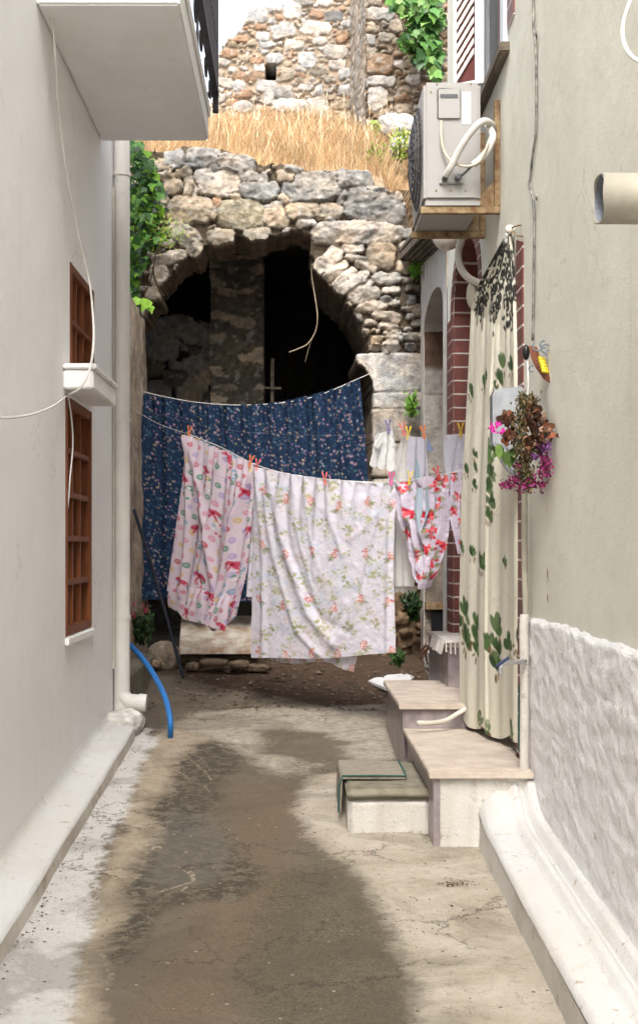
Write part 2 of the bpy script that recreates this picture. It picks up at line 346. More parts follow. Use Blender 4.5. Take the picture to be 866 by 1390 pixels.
    whc = mixc(nt, ramp(nt, mid.outputs[0], .54, .72).outputs[0], (.74, .72, .68), (.52, .44, .34))
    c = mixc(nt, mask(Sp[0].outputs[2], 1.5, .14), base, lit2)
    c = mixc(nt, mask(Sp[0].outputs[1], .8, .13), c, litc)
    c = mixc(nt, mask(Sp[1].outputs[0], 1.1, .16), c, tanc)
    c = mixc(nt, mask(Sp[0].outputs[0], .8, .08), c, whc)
    so_ = mixc(nt, ramp(nt, mid.outputs[0], .4, .65).outputs[0], (.15, .095, .062), (.065, .043, .029))
    c = mixc(nt, mask(Sp[1].outputs[1], .6, .12), c, so_)
    c = mixc(nt, math_(nt, 'MULTIPLY', ramp(nt, fine.outputs[0], .57, .62).outputs[0], .4), c, (.11, .085, .06))
    wn = noise_node(nt, 4, 8, .7, co); wv = N(nt, 'ShaderNodeVectorMath', operation='MULTIPLY_ADD'); nt.links.new(wn.outputs['Color'], wv.inputs[0]); wv.inputs[1].default_value = (.45, .45, .45); nt.links.new(co, wv.inputs[2])
    vo = N(nt, 'ShaderNodeTexVoronoi', feature='DISTANCE_TO_EDGE'); vo.inputs['Scale'].default_value = 1.7; nt.links.new(wv.outputs[0], vo.inputs['Vector'])
    gate = ramp(nt, noise_node(nt, 1.2, 3, .5, co).outputs[0], .48, .54)
    ck = math_(nt, 'MULTIPLY', ramp(nt, vo.outputs['Distance'], .003, .012, (1,)*3, (0,)*3).outputs[0], gate.outputs[0]); c = mixc(nt, math_(nt, 'MULTIPLY', ck, .75), c, (.05, .04, .03))
    st2 = noise_node(nt, 1.6, 8, .65, co, 1.0); c = mixc(nt, math_(nt, 'MULTIPLY', ramp(nt, st2.outputs[0], .50, .60).outputs[0], .38), c, (.12, .098, .068))
    spv = N(nt, 'ShaderNodeTexVoronoi'); spv.inputs['Scale'].default_value = 26; nt.links.new(co, spv.inputs['Vector']); sz = N(nt, 'ShaderNodeSeparateColor'); nt.links.new(spv.outputs['Color'], sz.inputs[0])
    dot = math_(nt, 'MULTIPLY', math_(nt, 'LESS_THAN', spv.outputs['Distance'], .16), math_(nt, 'GREATER_THAN', sz.outputs[0], .82)); c = mixc(nt, math_(nt, 'MULTIPLY', dot, .8), c, mixc(nt, math_(nt, 'GREATER_THAN', sz.outputs[1], .5), (.06, .045, .03), (.45, .40, .33)))
    nt.links.new(c, b.inputs['Base Color']); b.inputs['Roughness'].default_value = .85; b.inputs['Specular IOR Level'].default_value = .25
    n1 = bump(nt, b, fine.outputs[0], 1.0, .012); n2 = bump(nt, b, mid.outputs[0], .7, .02, n1); bump(nt, b, big.outputs[0], .3, .03, n2)
    V = np.stack([X, Y, Z], -1).reshape(-1, 3)
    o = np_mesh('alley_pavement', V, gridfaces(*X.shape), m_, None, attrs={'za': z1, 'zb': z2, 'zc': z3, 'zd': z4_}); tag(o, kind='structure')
    # the wide ground sheet under and around everything
    b2 = MB(); b2.quad((-150, -150, -3), (150, -150, -3), (150, -3, -.25), (-150, -3, -.25)); b2.quad((-150, -3, -.25), (150, -3, -.25), (150, 16, .78), (-150, 16, .78)); b2.quad((-150, 16, .78), (150, 16, .78), (150, 300, 6), (-150, 300, 6))
    tag(b2.build('ground', M['soil'], fix=False), kind='structure')
build_ground()
def sweep(name, prof, y0, y1, mat, parent=None, step=.03, amp=.008, seed=1, rel=True, kind='structure', fx=None):
    """profile of (x, dz) swept along the alley with hand-made wobble"""
    p = []
    for i in range(len(prof)-1):
        k = max(1, int(math.dist(prof[i], prof[i+1])/.02))
        for j in range(k): t = j/k; p.append((prof[i][0]*(1-t)+prof[i+1][0]*t, prof[i][1]*(1-t)+prof[i+1][1]*t))
    p.append(prof[-1]); p = np.array(p)
    ys = np.arange(y0, y1+step/2, step); Yg, Pi = np.meshgrid(ys, np.arange(len(p)), indexing='ij')
    Xg = p[Pi, 0]+fbm(Yg*2.3, Pi*.13, seed, 4)*amp*2; Zg = p[Pi, 1]+(SL*Yg if rel else 0)+fbm(Yg*3.1, Pi*.17+9, seed+20, 4)*amp*2+fbm(Yg*25, Pi*1.1, seed+30, 2)*amp*.5
    if fx: Xg, Zg = fx(Xg, Yg, Zg, Pi)
    V = np.stack([Xg, Yg, Zg], -1).reshape(-1, 3); Fq = gridfaces(*Xg.shape)
    o = np_mesh(name, V, Fq, mat, parent)
    if kind: tag(o, kind=kind)
    return o
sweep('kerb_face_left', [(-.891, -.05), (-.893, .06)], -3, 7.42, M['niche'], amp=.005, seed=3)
sweep('kerb_left', [(-.893, .058), (-.898, .070), (-.91, .074), (-.96, .080), (-1.0, .084), (-1.03, .094), (-1.048, .112), (-1.063, .155)], -3, 7.42, M['white'], amp=.005, seed=3)
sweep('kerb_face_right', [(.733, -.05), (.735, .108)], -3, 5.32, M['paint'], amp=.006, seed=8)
sweep('kerb_right', [(.735, .106), (.741, .122), (.755, .130), (.80, .132), (.83, .126), (.845, .128), (.857, .148), (.872, .158), (.888, .148), (.897, .128), (.907, .138), (.920, .168), (.935, .178), (.95, .168), (.960, .17), (.975, .24)], -3, 5.32, M['white'], amp=.006, seed=8, fx=lambda X, Y, Z, Q: (X, Z+.10*np.exp(-((Y-5.32)/.16)**2)*np.clip((X-.70)/.1, 0, 1)))

# ================================================================ LEFT HOUSE
def wall_panel(Xp, side, y0, y1, z0, z1, holes, depth):
    """wall plane at x = Xp with openings; side = direction of the solid. holes: (ya, yb, za, top(y))"""
    ys = sorted({y0, y1, *[h[0] for h in holes], *[h[1] for h in holes], *[h[0]+(h[1]-h[0])*k/24 for h in holes for k in range(25) if h[4]]}); b = MB()
    for a, c in zip(ys[:-1], ys[1:]):
        hs = sorted([h for h in holes if h[0] <= a+1e-6 and h[1] >= c-1e-6], key=lambda h: h[2]); za = zc = z0
        for h in hs:
            b.quad((Xp, a, za), (Xp, c, zc), (Xp, c, h[2]), (Xp, a, h[2])); ta, tc = h[3](a), h[3](c)
            b.quad((Xp, a, ta), (Xp, c, tc), (Xp+side*depth, c, tc), (Xp+side*depth, a, ta)); b.quad((Xp, a, h[2]), (Xp, c, h[2]), (Xp+side*depth, c, h[2]), (Xp+side*depth, a, h[2])); za, zc = ta, tc
        b.quad((Xp, a, za), (Xp, c, zc), (Xp, c, z1), (Xp, a, z1))
    for h in holes:
        for y in h[:2]: b.quad((Xp, y, h[2]), (Xp+side*depth, y, h[2]), (Xp+side*depth, y, h[3](y)), (Xp, y, h[3](y)))
    return b
LX = -1.06
lh = thing('white_house', (-2.5, 2.5, 0), 'cream plastered house along the left side with brown barred windows and a balcony', 'house')
win = [(6.25, 6.98, 2.32, 2.86), (6.13, 6.90, 1.09, 2.215)]
b = wall_panel(LX, -1, -3, 7.8, -.4, 7, [(a, c, z, (lambda y, t=t: t), 0) for a, c, z, t in win], .05)
b.quad((LX, 7.8, -.4), (-5, 7.8, -.4), (-5, 7.8, 7), (LX, 7.8, 7)); b.quad((LX, -3, -.4), (-5, -3, -.4), (-5, -3, 7), (LX, -3, 7)); b.quad((-5, -3, -.4), (-5, 7.8, -.4), (-5, 7.8, 7), (-5, -3, 7))
b.build('wall', M['left'], lh, fix=False)
MB().box(-5.1, LX+.12, -3.1, 7.9, 7.002, 7.2).build('roof', M['leftwhite'], lh)
def left_window(ya, yb, za, zb, ncol, nrow, lean=.012):
    w = .045; x0 = LX-.048
    f = MB(); f.box(x0, LX+.006, ya+.004, ya+w, za+.003, zb-.003).box(x0, LX+.006, yb-w, yb-.004, za+.003, zb-.003).box(x0, LX+.004, ya+w, yb-w, zb-w-.003, zb-.003).box(x0, LX+.004, ya+w, yb-w, za+.003, za+w)
    fo = f.build('window', M['wood'], lh, bevel=.004)
    iy0, iy1, iz0, iz1 = ya+w, yb-w, za+w, zb-w
    g = MB()
    for k in range(1, ncol): y = iy0+(iy1-iy0)*k/ncol; g.box(LX-.040, LX-.010, y-.014, y+.014, iz0, iz1)
    g.build('mullion', M['wood'], fo, bevel=.003)
    g = MB()
    for k in range(1, nrow): z = iz0+(iz1-iz0)*k/nrow; g.box(LX-.036, LX-.003, iy0, iy1, z-.014, z+.014)
    g.build('crossbar', M['wood'], fo, bevel=.003)
    MB().box(LX-.06, LX-.044, iy0, iy1, iz0, iz1).build('pane', M['glass'], fo)
    sh = MB()
    for k in range(ncol): y = iy0+(iy1-iy0)*(k+.5)/ncol; sh.box(LX-.043, LX-.034, y-.052, y+.012, iz0, iz1)
    sh.build('inner_shutter', M['wooddark'], fo)
left_window(*win[0], 3, 2); left_window(*win[1], 3, 5)
MB().box(LX+.001, LX+.02, 6.11, 6.92, 1.05, 1.088).build('window_sill', M['leftwhite'], lh, bevel=.005)
bx = MB().box(LX+.001, -.922, 6.07, 6.84, 2.235, 2.322).box(LX+.001, -.908, 6.06, 6.855, 2.324, 2.350)
bx.build('ledge', M['leftwhite'], lh, bevel=.006)
# balcony
bal = MB().box(LX+.001, -.472, 5.44, 7.26, 3.735, 3.93).build('balcony', M['leftwhite'], lh, bevel=.01)
MB().box(-.4715, -.462, 5.445, 7.255, 3.86, 3.925).build('slab_edge', M['left'], bal, bevel=.004)
MB().box(LX, -.465, 5.42, 5.438, 3.80, 3.94).build('slab_nosing', M['paint'], bal, bevel=.004)
rail = MB(); RX = -.432
rail.bar((RX, 5.45, 3.99), (RX, 7.26, 3.99), .035, .02).bar((RX, 5.45, 4.85), (RX, 7.26, 4.85), .05, .03).bar((RX, 7.26, 3.99), (LX, 7.26, 3.99), .03, .02).bar((RX, 7.26, 4.85), (LX, 7.26, 4.85), .05, .03).bar((RX, 5.45, 4.25), (RX, 7.26, 4.25), .03, .015)
rail.build('railing', M['iron'], bal)
bars = MB(); y = 5.5
while y < 7.27: bars.bar((RX, y, 3.89 if abs(y-7.25) < .06 else 3.985), (RX, y, 4.85), .02 if y < 7.2 else .035, .03); y += .0875
for k in range(1, 7): bars.bar((RX-.1*k, 7.26, 3.99), (RX-.1*k, 7.26, 4.85), .014, .014)
bars.build('balusters', M['iron'], bal)
for y in (5.7, 6.05, 6.4, 6.75, 7.08):
    for s in (-1, 1): MB().tube([(RX-.02, y+s*(.01+.055*math.sin(a)), 3.955+.04*math.cos(a)) for a in [k*.7 for k in range(7)]], .006, 5).build('scroll', M['iron'], bal, smooth=True)
# drainpipe
px_, py_ = -1.008, 7.74
dp = MB().tube([(px_, py_, 4.6), (px_, py_, .72), (px_, py_, .66), (px_+.03, py_-.01, .615), (px_+.09, py_-.02, .605), (px_+.14, py_-.02, .60)], .046, 16, 3)
dpo = dp.build('drainpipe', M['pvc'], lh, smooth=True)
for yy in (236, 570, 838): z = EYE+(CY-yy)/F*py_; MB().tube([(px_, py_, z-.012), (px_, py_, z+.012)], .051, 16, 0).bar((px_, py_, z), (LX, py_, z), .01, .02).build('pipe_clamp', M['pvc'], dpo)
MB().tube([(px_+.10, py_-.02, .604), (px_+.145, py_-.02, .60)], .052, 16, 0).build('pipe_collar', M['pvc'], dpo)
MB().tube([(LX+.008, 7.70, 3.6), (LX+.008, 7.705, 2.2), (LX+.008, 7.70, .8)], .006, 5).build('conduit', M['pvcold'], lh)
# cord on left wall
c1 = MB().tube([P(66, -40, 5.6), P(74, 60, 5.6), P(80, 150, 5.8), P(92, 245, 6.0), P(108, 325, 6.2), P(121, 380, 6.3), P(126, 425, 6.2), P(127, 465, 6.02), P(122, 500, 6.0), P(110, 525, 6.0), P(97, 534, 6.05), P(92, 536, 6.18)], .0055, 6)
c1.tube([P(92, 536, 6.18), P(70, 552, 5.6), P(40, 563, 5.1), P(0, 567, 4.65), P(-60, 560, 4.1)], .0045, 6)
c1.tube([P(92, 536, 6.12), P(96, 560, 6.2), P(99, 600, 6.25), P(95, 650, 6.22), P(92, 690, 6.2)], .004, 5)
tag(c1.build('loose_cord', M['whitecable'], smooth=True), 'loose off-white cord looping down the left wall past the small ledge', 'cord')
# ================================================================ RIGHT HOUSE
RXW = .97
rh = thing('beige_house', (2.5, 3, 0), 'beige green plastered house along the right side with brick tiled doorways and a shuttered window', 'house')
arch = lambda ya, yb, zs, rise: (lambda y: zs+rise*math.sqrt(max(0, 1-((y-(ya+yb)/2)/((yb-ya)/2))**2)))
D1 = (5.78, 6.66, .60, arch(5.78, 6.66, 2.40, .1), 1); D2 = (6.98, 8.12, .72, arch(6.98, 8.12, 2.92, .33), 1); UW = (6.02, 7.05, 3.80, lambda y: 5.2, 0)
b = wall_panel(RXW, 1, -3, 8.42, -.4, 7, [D1, D2, UW], .004)
b.quad((RXW, 8.42, 3.55), (5, 8.42, 3.55), (5, 8.42, 7), (RXW, 8.42, 7)); b.quad((RXW, -3, -.4), (5, -3, -.4), (5, -3, 7), (RXW, -3, 7)); b.quad((5, -3, -.4), (5, 10.3, -.4), (5, 10.3, 7), (5, -3, 7))
b.build('wall', M['right'], rh, fix=False)
MB().box(RXW-.12, 5.1, -3.1, 8.5, 7.002, 7.2).build('roof', M['leftwhite'], rh)
# reveals of the doors, clad in brick tile
for D in (D1, D2):
    r = MB(); n = 24; dep = .28
    ys = [D[0]+(D[1]-D[0])*k/n for k in range(n+1)]
    x0 = RXW+.004
    for a, c in zip(ys[:-1], ys[1:]): r.quad((x0, a, D[3](a)), (x0, c, D[3](c)), (x0+dep, c, D[3](c)), (x0+dep, a, D[3](a)))
    for y in (D[0], D[1]): r.quad((x0, y, D[2]), (x0+dep, y, D[2]), (x0+dep, y, D[3](y)), (x0, y, D[3](y)))
    dn = r.build('door_reveal', M['tile'], rh, fix=False)
    MB().box(x0+dep-.05, x0+dep, D[0]+.002, D[1]-.002, D[2], D[3]((D[0]+D[1])/2)).build('door', M['wooddark'], dn)
    # flat band of tiles round the opening
    t = MB(); w = .10 if D is D1 else .17; xb = RXW-.006
    def band(pa, pb, qa, qb): t.prism([(xb, *pa), (xb, *pb), (xb, *qb), (xb, *qa)], (.009, 0, 0))
    wa = .17 if D is D1 else .12
    dz = .40 if D is D1 else 0; band((D[0]-wa, D[2]-.3 if D is D1 else D[2]), (D[0], D[2]-.3 if D is D1 else D[2]), (D[0]-wa, D[3](D[0])+dz), (D[0], D[3](D[0])+dz*1.12))
    wb = .10 if D is D1 else .26
    band((D[1], D[2]), (D[1]+wb, D[2]), (D[1], D[3](D[1])), (D[1]+wb, D[3](D[1])))
    cy = (D[0]+D[1])/2; zs = D[3](D[0]); R0 = (D[1]-D[0])/2; rise = D[3](cy)-zs
    for k in range(n if D is D2 else 0):
        a0, a1 = PI*k/n, PI*(k+1)/n; f = lambda a, e: (cy-math.cos(a)*(R0+e), zs+math.sin(a)*(rise+e))
        band(f(a0, 0), f(a1, 0), f(a0, .1), f(a1, .1))
    t.build('brick_band', M['tile'], dn)
# rough lower render
def rough_low():
    ys = np.arange(-3, 5.50, .02); zs = np.arange(0, 1, .018); Yg, T = np.meshgrid(ys, zs, indexing='ij')
    top = 1.245+.006*np.sin(Yg*3)+fbm(Yg*12, Yg*0, 5, 5)*.028; bot = SL*Yg+.12
    Z = bot+(top-bot)*T; X = RXW-.018-fbm(Yg*9, Z*24, 15, 5)*.010-fbm(Yg*30, Z*70, 25, 3)*.010
    X = np.where(T > .97, RXW+.004, X); X = np.where(Yg > 5.475, RXW+.004, X)
    np_mesh('rough_render', np.stack([X, Yg, Z], -1).reshape(-1, 3), gridfaces(*X.shape), M['rough'], rh)
rough_low()
# narrow pale bay with arched niche, beyond the brick
NB = (8.64, 9.94, .75, arch(8.64, 9.94, 3.10, .2), 1)
b = wall_panel(RXW-.004, 1, 8.42, 10.3, -.2, 3.8, [NB], .26)
bo = b.build('niche_bay', M['paint'], rh, fix=False)
def niche_back():
    xs = np.arange(.972, 1.23, .01); zs = np.arange(.5, 3.34, .015); Xg, Z = np.meshgrid(xs, zs, indexing='ij'); Yg = 9.925+fbm(Xg*9, Z*9, 33, 4)*.02
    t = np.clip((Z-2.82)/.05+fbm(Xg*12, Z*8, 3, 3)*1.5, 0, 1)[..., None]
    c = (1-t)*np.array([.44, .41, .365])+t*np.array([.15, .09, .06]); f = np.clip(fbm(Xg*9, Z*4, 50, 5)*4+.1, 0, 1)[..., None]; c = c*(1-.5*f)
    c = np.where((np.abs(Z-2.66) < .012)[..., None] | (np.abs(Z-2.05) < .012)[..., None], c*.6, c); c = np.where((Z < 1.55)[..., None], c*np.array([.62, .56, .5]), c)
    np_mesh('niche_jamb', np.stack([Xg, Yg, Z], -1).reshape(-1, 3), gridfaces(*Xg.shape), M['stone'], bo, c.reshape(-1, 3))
    MB().box(1.19, 1.23, 8.6, 9.94, .6, 3.34).build('niche_back', M['wooddark'], bo)
niche_back()
fl = MB().box(RXW+.002, RXW+.2, 9.84, 9.92, 1.05, 1.10).build('brick_ledge', M['rust'], bo)
MB().box(RXW+.05, RXW+.2, 9.87, 9.918, .80, 1.03).build('hole_shade_block', M['black'], bo)  # black box painted in for the shade inside a small opening
# wooden eave over the bay
ev = MB()
for k in range(5):
    x = .83+.034*k; ev.bar((x, 8.3, 3.51-.012*k), (x-.01, 10.28, 3.76-.012*k), .022, .045)
eo = ev.build('eave', M['oldwood'], rh)
MB().prism([(.81, 8.28, 3.55), (1.02, 8.28, 3.50), (1.02, 8.28, 3.53), (.81, 8.28, 3.575)], (0, 2.0, .25)).build('eave_board', M['oldwood'], eo)
# upper window
wo = MB().box(RXW-.02, RXW+.05, 6.03, 6.14, 3.805, 5.2).box(RXW-.02, RXW+.05, 6.93, 7.04, 3.805, 5.2).box(RXW-.015, RXW+.05, 6.1395, 6.9305, 5.1, 5.198).build('window', M['shutterwhite'], rh, bevel=.006)
MB().box(RXW+.05, RXW+.09, 6.04, 7.04, 3.80, 5.2).build('pane', M['glass'], wo)
MB().box(RXW-.008, RXW+.04, 6.141, 6.24, 3.81, 5.19).box(RXW-.002, RXW+.03, 6.27, 6.32, 3.81, 5.19).build('sash', M['maroon'], wo, bevel=.004)
MB().box(RXW-.046, RXW+.02, 5.98, 7.12, 3.745, 3.795).build('window_sill', M['oldwood'], wo, bevel=.008)
MB().box(RXW-.007, RXW+.002, 5.84, 6.015, 3.86, 5.3).build('brick_band', M['tile'], rh)
# hinged louvred shutter
def shutter():
    a = Vector((.942, 6.60, 0)); c = Vector((.80, 6.68, 0)); d = (c-a); w = d.length; d.normalize(); up = Vector((0, 0, 1)); nrm = d.cross(up)
    z0, z1 = 3.825, 5.15; f = MB()
    def vb(t0, t1, za, zb, m, th=.03): m.prism([a+d*t0+up*za, a+d*t1+up*za, a+d*t1+up*zb, a+d*t0+up*zb], nrm*th)
    vb(0, .048, z0, z1, f); vb(w-.018, w, z0, z1, f); vb(.048, w-.018, z0, z0+.02, f); vb(.048, w-.018, z1-.05, z1, f)
    so = f.build('shutter', M['shutterwhite'], wo)
    g = MB(); vb(.048, w-.018, z0+.02, z1-.05, g, .004); g.build('shutter_back', M['maroon'], so)
    s = MB(); z = z0+.02; x0, x1 = .05, w-.02
    while z < z1-.2:
        s.prism([a+d*x0+up*(z+.13)-nrm*.004, a+d*x1+up*z-nrm*.004, a+d*x1+up*(z+.028)-nrm*.004, a+d*x0+up*(z+.158)-nrm*.004], -nrm*.01); z += .052
    s.build('slats', M['slat'], so)
shutter()
# drainpipe stub
ps = P(813, 269, 3.36); st = MB(); n = 28; R = .0635; k0 = 0
for x, r in ((ps.x, R), (1.05, R), (1.05, R-.005), (ps.x, R-.005)):
    for j in range(n): a = 2*PI*j/n; st.v.append((x-(.004*math.sin(3*a) if x == ps.x else 0), ps.y+r*math.sin(a), ps.z+r*math.cos(a)))
for q in range(3):
    for j in range(n): st.f.append((q*n+j, q*n+(j+1) % n, (q+1)*n+(j+1) % n, (q+1)*n+j))
for j in range(n): st.f.append((3*n+j, 3*n+(j+1) % n, (j+1) % n, j))
sto = st.build('spout', M['pipeold'], rh, smooth=True); sto['label'] = 'cut off beige plastic pipe stub'
inn = MB(); n = 24
for x in (ps.x+.002, 1.04):
    for j in range(n): a = 2*PI*j/n; inn.v.append((x, ps.y+(R-.0056)*math.sin(a), ps.z+(R-.0056)*math.cos(a)))
for j in range(n): inn.f.append((j, (j+1) % n, n+(j+1) % n, n+j))
inn.f.append(tuple(range(n, 2*n))); inn.build('bore', M['pipein'], sto, fix=False)
# cables
cb = MB(); cb.tube([onX(.958, 724, -60), onX(.958, 724, 30), onX(.958, 727, 60), onX(.96, 728, 130), onX(.96, 727, 180), onX(.96, 723, 210), onX(.96, 720, 240), onX(.955, 718, 252), onX(.96, 724, 272), onX(.96, 725, 320), onX(.96, 724, 400), onX(.96, 723, 462)], .0055, 6)
for y in (48, 268): p = onX(.955, 726, y); cb.bar(p+Vector((0, -.03, 0)), p+Vector((.01, .02, 0)), .006, .012)
tag(cb.build('wall_cable', M['blackcable'], smooth=True), 'black cable with flaking paint running down the beige wall', 'cable')
wc = MB().tube([P(870, -30, 3.55), P(852, 10, 3.55), P(845, 40, 3.55), P(850, 65, 3.5), P(866, 82, 3.4), P(900, 95, 3.2)], .006, 8)
tag(wc.build('hanging_cable', M['whitecable'], smooth=True), 'white cable looping down at the top of the beige wall', 'cable')
ht = plain('bare_plaster', (.40, .25, .13), .9, .2, 20)
for y0, yy in ((743, 778), (743, 812)):
    hp = MB(); p = onX(.9675, y0, yy); n = 9; hp.f.append(tuple(range(len(hp.v), len(hp.v)+n))); hp.v += [(p.x, p.y+.012*math.cos(2*PI*k/n)*random.uniform(.6, 1.2), p.z+.022*math.sin(2*PI*k/n)*random.uniform(.6, 1.2)) for k in range(n)]; hp.build('plaster_chip', ht, rh, fix=False)
# supply pipes beside the door
wp = thing('water_pipe', (.93, 5.36, .5), 'white plastered water pipe with a tap beside the curtain', 'pipe')
MB().tube([P(711, 1065, 5.36), P(712, 950, 5.36), P(711, 860, 5.36), P(712, 835, 5.37)], .019, 10).build('pipe', M['paint'], wp, smooth=True)
MB().tube([P(714, 845, 5.42), P(712, 760, 5.42), P(712, 660, 5.42)], .013, 10).build('riser', M['pipeold'], wp, smooth=True)
MB().tube([P(704.5, 1020, 5.38), P(705, 930, 5.38)], .004, 6, 0).build('teal_tube', M['teal'], wp)
tp = MB().tube([P(712, 898, 5.33), P(695, 899, 5.22), P(683, 900, 5.18)], .011, 10).tube([P(683, 899, 5.18), P(680, 904, 5.17), P(679, 916, 5.17)], .009, 10).build('tap', M['chrome'], wp, smooth=True)
MB().bar(P(690, 893, 5.18), P(674, 905, 5.15), .012, .008).build('handle', plain('blue_handle', (.03, .04, .09), .4, 0), tp)

# ================================================================ STEPS
st = thing('marble_steps', (.75, 6.4, .3), 'marble topped door steps in three levels against the right house', 'steps')
z1, z2, z3 = .612, .735, .98
def tread(n, x0, x1, y0, y1, z, t=.028): return MB().box(x0, x1, y0, y1, z-t, z).build(n, M['marble'], st, bevel=.004)
def face(n, m, *a): return MB().box(*a).build(n, m, st, bevel=.003)
tread('tread', .535, RXW-.02, 5.26, 6.56, z1); face('plinth', M['paint'], .58, RXW-.02, 5.29, 6.5, .25, z1-.029); face('cladding', M['marbledark'], .553, .579, 5.285, 6.54, .25, z1-.029)
tread('tread', .515, RXW-.02, 6.52, 7.70, z2); face('cladding', M['marbledark'], .535, RXW-.02, 6.55, 7.68, .25, z2-.029)
face('riser', M['marbledark'], .545, RXW-.03, 6.545, 6.549, z1, z2-.029)
face('landing', M['marbledark'], .845, RXW+.25, 7.30, 8.35, .3, z3-.026); MB().box(.835, RXW+.25, 7.29, 8.36, z3-.025, z3).build('tread', M['marble'], st, bevel=.004)
MB().box(RXW-.02, RXW+.3, 5.79, 6.65, .3, z1).build('threshold', M['marble'], st)
rg = MB().box(.822, 1.1, 7.275, 7.95, z3+.003, z3+.016)
for k in range(26): y = 7.30+k*.025; rg.bar((.824, y, z3+.01), (.805, y+random.uniform(-.01, .01), z3-.05-random.random()*.02), .016, .006)
for k in range(10): x = .83+k*.025; rg.bar((x, 7.277, z3+.01), (x, 7.262, z3-.045-random.random()*.03), .016, .006)
tag(rg.build('door_rug', M['rug']), 'pale fringed rug draped over the topmost stone step', 'rug')
# the low block with its carpet offcut
def roughbox(name, x0, x1, y0, y1, z0, z1, mat, parent=None, amp=.01, step=.02, seed=1):
    import bmesh
    bm = bmesh.new(); bmesh.ops.create_cube(bm, size=1)
    for v in bm.verts: v.co = Vector(((x0+x1)/2+v.co.x*(x1-x0), (y0+y1)/2+v.co.y*(y1-y0), (z0+z1)/2+v.co.z*(z1-z0)))
    bmesh.ops.bevel(bm, geom=bm.edges[:], offset=min(.012, (z1-z0)/4), segments=2, affect='EDGES')
    L = max(x1-x0, y1-y0, z1-z0); bmesh.ops.subdivide_edges(bm, edges=[e for e in bm.edges if e.calc_length() > step*2], cuts=max(1, min(14, int(L/step/2))), use_grid_fill=True)
    me = bpy.data.meshes.new(name); bm.to_mesh(me); bm.free()
    n = len(me.vertices); c = np.zeros(n*3); me.vertices.foreach_get('co', c); c = c.reshape(-1, 3)
    for ax in range(3):
        o = c[:, (ax+1) % 3]; q = c[:, (ax+2) % 3]; c[:, ax] += fbm(o*7+ax*9+c[:, ax]*3, q*7, seed+ax, 4)*amp*2
    me.vertices.foreach_set('co', c.ravel()); me.update(); return link(name, me, mat, parent, True)
bs = thing('low_step', (.38, 5.8, .3), 'low mossy concrete step on the ground in front of the marble steps', 'step')
roughbox('top', .215, .572, 5.47, 6.22, .463, .502, M['block'], bs, .004, seed=5)
roughbox('body', .222, .570, 5.485, 6.2, .22, .462, M['paint'], bs, .005, seed=9)
mt = thing('carpet_mat', (.3, 5.9, .5), 'brown carpet offcut with dark teal edging lying over the low concrete step', 'mat')
ma = MB(); ma.prism([(.205, 5.68, .512), (.205, 6.12, .512), (.475, 6.10, .508), (.475, 5.70, .508)], (0, 0, .012)); ma.prism([(.205, 5.68, .524), (.205, 6.12, .524), (.197, 6.12, .515), (.197, 5.68, .515)], (-.006, 0, -.15)); ma.build('carpet', M['mat'], mt)
te = MB().tube([(.478, 6.10, .522), (.480, 5.90, .522), (.478, 5.70, .522), (.34, 5.685, .526), (.205, 5.68, .526), (.19, 5.675, .48), (.188, 5.675, .37)], .004, 6, 0); te.build('edging', M['teal'], mt)
hs = MB().tube([P(567, 982, 6.36), P(585, 982, 6.40), P(604, 979, 6.45), P(620, 970, 6.50), P(640, 958, 6.5)], .0125, 8)
tag(hs.build('drain_hose', M['pvcold'], smooth=True), 'short cream hose lying on the lower marble tread', 'hose')
# white board lying on the ground beyond
wb = MB().prism([(*gp(500, 930), gz(gp(500, 930)[1])+.012), (*gp(540, 948), gz(gp(540, 948)[1])+.015), (*gp(562, 926), gz(gp(562, 926)[1])+.02), (*gp(535, 915), gz(gp(535, 915)[1])+.02)], (0, 0, .018))
tag(wb.build('white_board', M['leftwhite']), 'white board lying on the soil behind the marble steps', 'board')
cbn = thing('cable_coil', (.95, 8.6, .55), 'tangled orange and white cables beside the topmost marble step', 'cable')
for m, n in (('orangecable', 3), ('whitecable', 4)):
    t = MB()
    for k in range(n):
        cx_, cz_ = 582+random.uniform(-4, 4), 893+random.uniform(-4, 4); rx, rz = random.uniform(7, 11), random.uniform(13, 20); ph = random.random()*6
        t.tube([P(cx_+rx*math.cos(a+ph), cz_+rz*math.sin(a+ph), 8.5+.1*math.sin(2*a+k)) for a in [j*.6 for j in range(9)]], .006, 6)
    t.build('loop', M[m], cbn, smooth=True)
MB().ball(P(591, 918, 8.4), .05, 8, (.8, .8, 1.4)).build('plastic_bag', M['bluebag'], None, smooth=True)
tag(bpy.data.objects['plastic_bag'], 'small dark blue plastic bag wedged beside the marble landing', 'bag')

# ================================================================ AIR CONDITIONER
ac = thing('air_conditioner', (.75, 6.5, 3.13), 'grey outdoor air conditioner unit on rusty brackets high on the right wall', 'air conditioner')
ay0, ay1, ax0, ax1, az0, az1 = 6.24, 6.84, .607, .875, 3.142, 3.702
body = MB().box(ax0, ax1, ay0, ay1, az0, az1).build('casing', M['acbody'], ac, bevel=.014)
MB().box(ax0+.008, ax1-.002, ay0+.006, ay1-.01, az0-.022, az0-.001).build('base_pan', M['acbody'], ac)
def fpx(px, py): p = P(px, py, ay0); return p.x, p.z
x0, zt = fpx(593, 119); x1, zb = fpx(625.5, 162)
MB().box(x0, x1, ay0-.010, ay0+.003, zb, zt).build('access_panel', M['acbody'], body, bevel=.008)
xa, za = fpx(597, 128); xb, zb2 = fpx(621, 133)
MB().box(xa, xb, ay0-.0125, ay0-.0095, zb2, za).build('grip', M['acdark'], body)
xa, za = fpx(627, 124); xb, zb2 = fpx(639, 168); MB().box(xa, xb, ay0-.002, ay0+.001, zb2, za).build('sticker', M['sticker'], body)
ik = MB()
